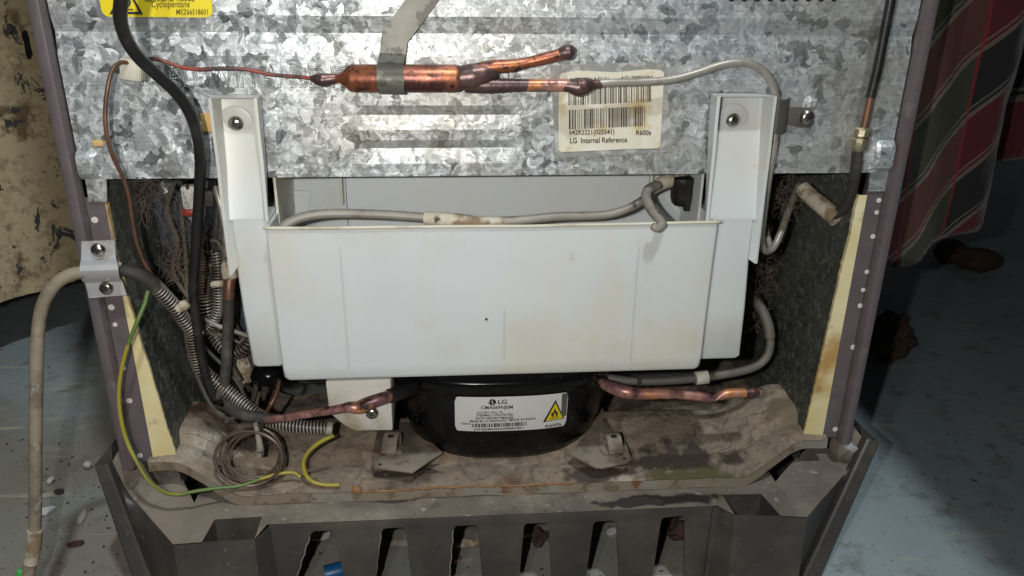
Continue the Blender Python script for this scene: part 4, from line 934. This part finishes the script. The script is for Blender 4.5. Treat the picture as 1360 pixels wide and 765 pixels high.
so = from_bm('saddle', bm, M['clamp_paint'], hc, angle=35); md = so.modifiers.new('s', 'SOLIDIFY'); md.thickness = .0012; es = so.modifiers.new('e', 'EDGE_SPLIT'); es.split_angle = R(35)
screw(P(130, 332, y=-.0085), .0050, hc, M['screw_steel'], spin=.9); screw(P(141, 383, y=-.0085), .0050, hc, M['screw_steel'], spin=.3)

# wiring conduits in the left of the bay
def conduit(label, pts, r=.0050, pitch=.0026, seg=10, wire=.00075):
    e_ = empty('spring_conduit', P(*pts[0]), label, 'conduit', 'spring conduits in the left of the bay')
    pp = pxl(pts); tube('inner_cable', pp, r*.80, M['black_cable'], e_, n=8); helix('spring', pp, r, pitch, wire, M['spring_wire'], e_); return e_
c1 = conduit('spring conduit slanting down from the hose clamp to the power cord', [(198, 372, -.002), (212, 386, .002), (232, 408, .007), (248, 430, .012), (262, 446, .017)])
tube('dark_sheath', pxl([(156, 358, -.006), (172, 361, -.006), (188, 366, -.004), (200, 374, -.002), (208, 384, 0)]), [.0040, .0048, .0052, .0054, .0050], M['dusty_black'], c1)
tube('knot', pxl([(236, 411, .000), (244, 406, .000), (250, 402, .001)]), [.003, .0042, .003], M['dirty_sleeve'], c1)
tube('end_ferrule', pxl([(153, 356, -.0068), (158, 358, -.0065)]), .0055, M['dirty_sleeve'], c1)
c2 = conduit('long spring conduit running from the left wall to the relay cover', [(254, 432, .018), (257, 460, .022), (268, 490, .026), (288, 508, .026), (312, 528, .022), (338, 548, .014), (365, 561, .008), (400, 567, .004), (438, 569, .003)], .0052, .0027)
tube('end_collar', pxl([(434, 569, .003), (442, 569.5, .003)]), .0060, M['grey_tube'], c2)
c3 = conduit('short upright spring conduit nearest the tray arm', [(287, 333, .055), (290, 356, .052), (291, 385, .050), (290, 412, .048), (280, 432, .046), (268, 440, .044)], .0040, .0024)
tube('cable_tie', pxl([(283, 378, .046), (290, 377, .044), (297, 376, .046)]), .0028, M['dirty_sleeve'], c3)
c4 = conduit('spring conduit bending below the tray ear', [(273, 395, .062), (276, 415, .060), (283, 440, .056), (295, 460, .050), (310, 468, .046), (325, 462, .044), (334, 448, .046)], .0052, .0030)
tube('brown_sheath', pxl([(272, 325, .070), (270, 350, .068), (270, 375, .065), (272, 398, .062)]), [.0045, .0055, .0058, .0050], M['brown_tube'], c4)
helix('spring', pxl([(270, 342, .068), (270, 370, .065), (272, 396, .062)]), .0062, .0024, .0006, M['spring_wire'], c4)
one('grey_strap', 'thin grey strap crossing the wires below the tray arm', 'strap', pxl([(268, 421, .040), (290, 433, .036), (315, 441, .036), (332, 447, .038)]), [.0012, .0020, .0020, .0014], M['grey_tube'])
one('steel_pipe_end', 'short bare steel pipe end beside the left tray arm', 'tube', pxl([(286, 248, .035), (290, 262, .032), (295, 282, .030), (298, 310, .030), (300, 340, .032)]), .0024, M['steel_tube'])
one('lower_pipe', 'dusty dark pipe continuing left from the copper suction stub', 'tube', pxl([(372, 556, .004), (352, 556, .006), (330, 552, .010), (312, 545, .016), (302, 538, .020)]), [.0038, .0046, .0052, .0056, .0048], M['dusty_black'])
one('brown_lead', 'thin brown wire dropping below the left end of the tray', 'wire', pxl([(371, 505, .030), (368, 520, .030), (360, 537, .026), (353, 548, .018)]), .0016, M['brown_tube'])
# yellow-green earth wires
ew = empty('earth_wire', P(200, 655, y=-.02), 'long yellow and green earth wire hanging over the left flange', 'wire')
EP = pxl([(197, 386, -.004), (192, 404, -.008), (182, 428, -.014), (170, 458, -.016), (162, 488, -.018), (158, 520, -.020), (160, 552, -.022), (167, 582, -.024), (180, 610, -.028), (198, 638, -.030), (218, 654, -.030), (238, 657, -.026), (262, 652, -.020), (292, 648, -.014), (320, 645, -.010), (346, 636, -.006), (372, 629, -.003), (390, 628, -.001), (399, 634, -.002)])
rad_ = .00155
tube('green_end', EP[:4], rad_, M['earth_green'], ew, seg=8); tube('yellow_run', EP[3:12], rad_, M['earth_yellow'], ew, seg=8); tube('green_run', EP[11:16], rad_*.95, M['earth_green'], ew, seg=8); tube('yellow_end', EP[15:], rad_, M['earth_yellow'], ew, seg=8)
bm = bmesh.new(); pth = catmull(EP[0:12], 10); f_ = frames(pth)
tube_bm(bm, [p_+(n_*math.cos(.05*i)+b_*math.sin(.05*i))*rad_*.55 for i, (p_, n_, b_) in enumerate(f_)], rad_*.62, 6); from_bm('green_stripe', bm, M['earth_green'], ew, True)
one('short_earth_wire', 'short yellow earth wire curling in front of the relay cover', 'wire', pxl([(443, 578, .000), (424, 588, -.001), (410, 600, -.002), (403, 614, -.003), (406, 630, -.005), (416, 640, -.007), (432, 644, -.008), (451, 644, -.008)]), .0018, M['earth_yellow'], seg=8)
# brown lead and its clip at upper left
cl_ = empty('cable_clip', P(176, 92, y=-.004), 'yellowed plastic cable clip on the panel near the warning sticker', 'clip')
p = P(177, 92, y=-.006); box('clip_block', p, (.0135, .012, .0135), M['aged_plastic'], cl_, .0012, Matrix.Rotation(R(8), 4, 'Y'))
box('clip_groove', p+Vector((.0050, -.0058, -.0005)), (.0018, .0020, .0125), M['aged_plastic'], cl_, .0004, Matrix.Rotation(R(8), 4, 'Y'))
one('brown_capillary', 'thin brown wire bowing from the yellowed clip down into the bay', 'wire', pxl([(172, 84, -.010), (160, 83, -.016), (150, 92, -.022), (144, 112, -.026), (140, 145, -.028), (142, 180, -.028), (151, 210, -.024), (164, 237, -.018), (172, 265, -.012), (177, 300, -.006), (184, 330, 0), (196, 357, .004), (210, 372, .008)]), .0014, M['brown_tube'], seg=8)
# coil of capillary tube
ce = empty('capillary_coil', P(335, 610, z=.15), 'coil of thin brown tubing standing on the base plate', 'coil')
for i, (cx_, cy_, r_, w_, y_, ph) in enumerate(((334, 604, 41, 37, .000, .2), (337, 607, 38, 33, .003, .6), (330, 609, 45, 36, -.005, 1.0), (336, 603, 35, 31, .005, 1.5), (341, 611, 37, 36, .002, 2.0))):
    tube('turn', [P(cx_+r_*math.cos(ph+2*math.pi*k/20), cy_+w_*math.sin(ph+2*math.pi*k/20), y=y_+.002*math.sin(k*.6+i)-.004*math.sin(ph+2*math.pi*k/20)) for k in range(21)], (.00105 if i != 2 else .0013), M['coil_tube'], ce, n=3, seg=7)
tube('crimped_lead', pxl([(338, 558, .002), (342, 575, .000), (345, 592, -.002), (345, 604, -.002)]), [.0022, .0020, .0028, .0034], M['grey_tube'], ce)
tube('binding', pxl([(334, 561, .001), (341, 558, -.002), (349, 562, .001), (346, 569, .003)]), .0014, M['dusty_black'], ce)

wb = empty('wire_tangle', P(290, 420, y=.06), 'tangle of thin dusty wires behind the power cord in the left of the bay', 'wires')
for pts, rr_, mt in (([(248, 246, .05), (262, 290, .06), (276, 330, .06), (284, 400, .055), (292, 450, .05)], .0013, 'dusty_black'), ([(296, 250, .06), (290, 300, .065), (282, 340, .06), (300, 400, .05), (318, 440, .05)], .0012, 'coil_tube'), ([(240, 270, .06), (246, 330, .06), (252, 400, .05), (276, 440, .045), (300, 445, .045)], .0014, 'dust_fibre'), ([(308, 330, .07), (312, 380, .07), (306, 430, .07), (316, 480, .07), (330, 520, .06)], .0016, 'black_cable'), ([(300, 440, .04), (318, 455, .045), (330, 438, .05)], .0012, 'grey_tube'), ([(262, 450, .03), (280, 470, .035), (310, 500, .04), (330, 535, .03)], .0015, 'dusty_black'), ([(276, 300, .055), (268, 330, .055), (278, 352, .055), (296, 345, .055), (300, 372, .05)], .0014, 'dust_fibre'), ([(240, 330, .06), (236, 352, .06), (246, 372, .06), (250, 400, .05)], .0018, 'dust_fibre'), ([(230, 245, .04), (222, 280, .05), (236, 320, .055), (230, 360, .055), (250, 395, .05)], .0017, 'dust_fibre'), ([(312, 380, .05), (298, 410, .04), (310, 436, .04), (302, 470, .04), (318, 505, .035)], .0019, 'dusty_black'), ([(262, 300, .06), (276, 318, .05), (290, 322, .05), (298, 350, .05), (292, 420, .045)], .0016, 'rubber_grey'), ([(330, 470, .06), (340, 500, .05), (336, 530, .04), (322, 548, .03)], .0022, 'dusty_black'), ([(250, 470, .03), (262, 500, .035), (282, 540, .03), (310, 560, .015)], .0016, 'rubber_grey'), ([(345, 520, .03), (340, 545, .02), (348, 562, .01)], .0013, 'coil_tube'), ([(300, 560, .012), (320, 552, .010), (338, 562, .006)], .0016, 'dusty_black')):
    tube('wire', pxl(pts), rr_, M[mt], wb, n=6, seg=7)
# clutter deep in the bay
def lump(name, c, s, mat, label, cat, amp=.35, sub=3, fr=60, group=None, parent=None):
    bm = bmesh.new(); bmesh.ops.create_icosphere(bm, subdivisions=sub, radius=1)
    for v in bm.verts:
        n_ = v.co.normalized(); k = 1+amp*noise.noise(n_*1.7+Vector(c)*fr)+amp*.5*noise.noise(n_*4+Vector(c)*fr); v.co = Vector((n_.x*s[0], n_.y*s[1], n_.z*s[2]))*k+Vector(c)
    o = from_bm(name, bm, mat, parent, angle=30)
    if parent is None: tag(o, label, cat, group)
    return o
lump('plastic_bag', P(304, 295, y=.075), (.018, .014, .045), M['plastic_bag'], 'crumpled dark plastic bag stuffed beside the left tray arm', 'bag', .6, 4)
lump('wrapped_bundle', P(232, 290, y=.075), (.013, .010, .035), M['plastic_bag'], 'dark wrapped wire bundle left of the power cord in the bay', 'bundle', .6, 4)
lump('lower_bag', P(312, 420, y=.085), (.012, .012, .045), M['plastic_bag'], 'dark plastic wrapping behind the conduits under the tray arm', 'bag', .6, 4)
wc = empty('wire_connector', P(255, 262, y=.06), 'small white connector with a red end behind the power cord', 'connector')
p = P(253, 262, y=.055); box('connector_body', p, (.012, .010, .020), M['relay_white'], wc, .003); box('red_end', p+Vector((-.002, -.001, -.011)), (.010, .009, .006), M['red_plastic'], wc, .002)
p = P(276, 262, y=.055); box('connector_plug', p, (.012, .010, .013), M['grey_tube'], wc, .002)
lump('rubber_grommet', P(355, 497, y=.05), (.014, .012, .010), M['black_gloss'], 'black rubber knob tucked under the left tray ear', 'grommet', .1)
lump('rusty_fitting', P(322, 490, y=.07), (.010, .010, .016), M['dirty_sleeve'], 'dusty brown fitting behind the conduits at the bay bottom', 'fitting', .25)
rc_ = empty('compressor_rail', (0, .12, .2), 'dusty metal rail behind the compressor low in the bay', 'rail')
box('rail_bar', (-.10, .135, .178), (.17, .012, .022), M['niche_dark'], rc_, .002); box('rail_top', (-.10, .130, .191), (.17, .020, .002), M['dusty_plate'], rc_)

# cobweb and fluff: nobody could count the strands
def fluff(name, label, spots, n, rad, mat, seed):
    rr = random.Random(seed); bm = bmesh.new()
    for i in range(n):
        (px, py, y), sx, sy, sd = rr.choice(spots); p = P(rr.gauss(px, sx), rr.gauss(py, sy), y=y+rr.uniform(-sd, sd)); d = Vector((rr.gauss(0, 1), rr.gauss(0, .5), rr.gauss(0, 1))).normalized(); pts = [p]
        L_ = rr.uniform(.008, .030)
        for k in range(5): d = (d+Vector((rr.gauss(0, .45), rr.gauss(0, .3), rr.gauss(0, .45)))).normalized(); pts.append(pts[-1]+d*L_/5)
        pts = [Vector((min(max(q.x, -.262), .262), max(q.y, .004), min(q.z, .399))) for q in pts]
        if all((a-b).length > 1e-5 for a, b in zip(pts, pts[1:])): tube_bm(bm, catmull(pts, 2), rr.uniform(.5, 1)*rad, 3, False)
    return tag(from_bm(name, bm, mat), label, 'cobweb', kind='stuff')
fluff('cobweb', 'dusty cobwebs and fluff across the left of the bay', [((205, 255, .03), 25, 8, .03), ((235, 300, .05), 18, 30, .02), ((245, 340, .05), 12, 25, .02), ((180, 260, .02), 15, 15, .02), ((235, 370, .05), 14, 10, .02)], 420, .00016, M['dust_fibre'], 4)
fluff('dust_fluff', 'dark dusty fluff along the right of the bay', [((1035, 255, .05), 12, 12, .02), ((1020, 350, .06), 6, 20, .015), ((1003, 400, .07), 5, 20, .01), ((1045, 262, .05), 22, 6, .02)], 260, .00018, M['dust_fibre'], 9)
fluff('plate_hair', 'fine hairs and lint lying on the dusty base plate', [((900, 560, .05), 60, 15, .002), ((330, 600, .015), 25, 15, .002), ((960, 600, .02), 50, 8, .002)], 50, .00022, M['dusty_black'], 12)
rr = random.Random(5); bm = bmesh.new()
for i in range(420):
    x = rr.uniform(-.25, .25); y = rr.uniform(-.010, .085); z = plate_z(x, y)
    if abs(x-CXc) < .07 and y > .015: continue
    r = rr.choice((.0004, .0005, .0007, .0012)); bmesh.ops.create_icosphere(bm, subdivisions=1, radius=r, matrix=Matrix.Translation((x, y, z+r*.3)) @ Matrix.Diagonal((rr.uniform(.7, 1.6), 1, .6, 1)))
tag(from_bm('grit', bm, M['dust_fibre']), 'grit and crumbs scattered on the dusty base plate', 'grit', kind='stuff')
rr = random.Random(6); bm = bmesh.new()
for i in range(170):
    px, py = rr.choice(((rr.uniform(0, 170), rr.uniform(560, 765)), (rr.uniform(400, 900), rr.uniform(700, 765)), (rr.uniform(0, 170), rr.uniform(600, 765))))
    p = P(px, py, z=FZ); r = rr.choice((.0004, .0005, .0006, .0008, .0013)); bmesh.ops.create_icosphere(bm, subdivisions=1, radius=r, matrix=Matrix.Translation((p.x, p.y, FZ+r*.2-.001)) @ Matrix.Rotation(rr.uniform(0, 3), 4, 'Z') @ Matrix.Diagonal((rr.uniform(.7, 2), 1, .5, 1)))
tag(from_bm('floor_grit', bm, M['dusty_black']), 'dark grit and crumbs scattered over the floor', 'grit', kind='stuff')

# ================================================================== LITTER ON THE FLOOR
def chip(name, px, py, s, mat, label, cat, rz=0, h=.001):
    p = P(px, py, z=FZ+h/2); rr = random.Random(int(px*7+py)); k = 7
    pts = [p+Matrix.Rotation(rz, 3, 'Z') @ Vector((s[0]*math.cos(2*math.pi*i/k)*rr.uniform(.7, 1.1), s[1]*math.sin(2*math.pi*i/k)*rr.uniform(.7, 1.1), -h/2)) for i in range(k)]
    return tag(prism(name, pts, Vector((0, 0, h)), mat), label, cat)
bc = P(447, 762, z=FZ+.006); tag(lathe('bottle_cap', [(.0075, -.010), (.0078, -.009), (.0078, .008), (.0070, .010), (0, .0102)], M['blue_plastic'], bc+Vector((0, 0, .0022)), (1, .25, .05), None, 16), 'small blue plastic cap lying behind the leftmost grille slot', 'cap')
chip('paper_scrap', 424, 710, (.012, .012), M['paper_scrap'], 'grey paper scrap at the top of the leftmost grille slot', 'paper', .4)
lump('pebble', P(116, 617, z=FZ+.004), (.0045, .0045, .004), M['pebble'], 'pale round pebble on the floor beside the left corner of the base', 'pebble', .2)
chip('brown_flake', 101, 722, (.009, .0035), M['dead_leaf'], 'curled dark brown flake on the floor at lower left', 'flake', .3, .003)
chip('paper_strip', 109, 686, (.004, .013), M['pebble'], 'narrow tan paper strip on the floor left of the base', 'paper', .1)
chip('white_scrap', 61, 678, (.009, .006), M['paper_scrap'], 'white paper scrap on the floor behind the hanging hose', 'paper', .6, .002)
lump('floor_crumb', P(67, 638, z=FZ+.003), (.003, .005, .003), M['pebble'], 'pale crumb on the floor right of the hanging hose', 'crumb', .3)
lump('dark_crumb', P(78, 652, z=FZ+.003), (.005, .003, .002), M['dusty_black'], 'dark crumb on the floor just right of the hanging hose', 'crumb', .3)
q = P(624, 722, z=FZ+.005); tag(tube('spent_plug', [q+Vector((-.013, 0, 0)), q+Vector((-.004, .001, 0)), q+Vector((.004, .001, 0)), q+Vector((.013, .002, 0))], [.0028, .0042, .0032, .0026], M['dirty_sleeve']), 'small metal plug lying behind the third grille slot', 'plug')
chip('orange_chip', 605, 742, (.006, .004), M['pink_copper'], 'orange pink chip on the floor behind the third grille slot', 'chip', .1, .003)
q = P(700, 716, z=FZ+.004); tag(tube('twig', [q+Vector((-.012, 0, 0)), q+Vector((.0, .003, .002)), q+Vector((.016, .002, .001))], .0018, M['orange_foam']), 'short tan twig behind the fourth grille slot', 'twig')
lump('dust_ball', P(716, 712, z=FZ+.005), (.009, .008, .006), M['dead_leaf'], 'brown ball of dust and hair behind the fourth grille slot', 'dust', .6, 4)
chip('white_chip', 812, 706, (.008, .004), M['paper_scrap'], 'white plastic chip behind the fifth grille slot', 'chip', .5, .002)
lf = empty('dead_leaf', P(893, 702, z=FZ+.005), 'curled red brown dead leaf behind the rightmost grille slot', 'leaf')
for i in range(3):
    c_ = P(886+7*i, 700+3*i, z=FZ+.008)
    grid('leaf_blade', 6, 6, lambda u, v, c_=c_, i=i: c_+Vector(((u-.5)*.020*math.sin(math.pi*min(max(v, .05), .95)), (v-.5)*.020, .007*math.sin(u*5+i*2)*(v)+.004*math.cos(v*6+i))), M['dead_leaf'], lf)

# ================================================================== CHECKED CLOTH AND ITS TABLE (right)
tb = empty('floor_shade_table', (.9, .7, 0), 'dark table at the right from which the checked cloth hangs', 'table')
box('table_top', (.935, .38, .80), (1.15, 1.66, .03), M['table_wood'], tb, .004)  # added out of view, reaches forward so its shadow edge lands on the right floor
for x_, y_ in ((1.44, -.38), (1.44, 1.14), (.42, 1.14)): box('leg', (x_, y_, .414), (.05, .05, .738), M['table_wood'], tb, .004)
def drape(name, pts_bot, pts_top, label, amp, uvr, ph):
    """cloth sheet between a top line (at the table) and a hem line"""
    nu, nv = 60, 60
    bt_ = catmull(pts_bot, 20); tp_ = catmull(pts_top, 20)
    def fn(u, v):
        a = bt_[min(int(u*(len(bt_)-1)), len(bt_)-1)]; b = tp_[min(int(u*(len(tp_)-1)), len(tp_)-1)]
        q = a.lerp(b, v); return q+Vector((.3*amp*math.sin(u*9+v*2+ph), amp*math.sin(u*11+ph+v*1.5)*(1-.6*v), 0))+Vector((0, .006*noise.noise(q*14)+.0025*noise.noise(q*45), 0))
    o = grid(name, nu, nv, fn, M['checked_cloth'])
    l = o.data.uv_layers.new(name='UVMap')
    for lp in o.data.loops:
        k = lp.vertex_index; u = (k % (nu+1))/nu; v = (k//(nu+1))/nv
        l.data[lp.index].uv = (uvr[0]+uvr[2]*u, uvr[1]+uvr[3]*v+uvr[4]*u)
    md = o.modifiers.new('s', 'SOLIDIFY'); md.thickness = .0015
    return tag(o, label, 'cloth')
drape('checked_cloth', pxl([(1150, 366, .16), (1182, 356, .15), (1215, 346, .14), (1250, 326, .13), (1280, 312, .13), (1298, 300, .15)]),
      [Vector((.345, .20, .817)), Vector((.350, .16, .817)), Vector((.365, .13, .817)), Vector((.39, .10, .817)), Vector((.42, .09, .817)), Vector((.45, .12, .817))],
      'red, olive and black checked cloth hanging in a fold beside the refrigerator', .007, (.10, .06, .62, 1.45, -.34), .5)
drape('checked_cloth', pxl([(1275, 216, .26), (1310, 217, .25), (1350, 214, .24), (1400, 206, .24), (1460, 200, .24)]),
      [Vector((.42, .23, .817)), Vector((.48, .22, .817)), Vector((.56, .215, .817)), Vector((.66, .215, .817)), Vector((.78, .215, .817))],
      'flat hanging part of a red and black checked cloth at the upper right corner', .003, (.15, .02, 1.1, 1.0, 0), 2)
for i, (px, py, s, lab) in enumerate(((1265, 335, (.035, .03, .022), 'dim brown lump under the hanging cloth, the left of two'), (1300, 345, (.04, .03, .022), 'dim brown lump under the hanging cloth, the right of two'))):
    p = P(px, py, z=FZ+.02); lump('potato', p, s, M['brown_stone'], lab, 'potato', .2, 3, 20, 'lumps in the dark under the cloth')
lump('brown_stone', P(1178, 446, z=FZ+.03), (.028, .03, .032), M['brown_stone'], 'rough brown stone on the floor behind the right side of the refrigerator', 'stone', .5, 4)
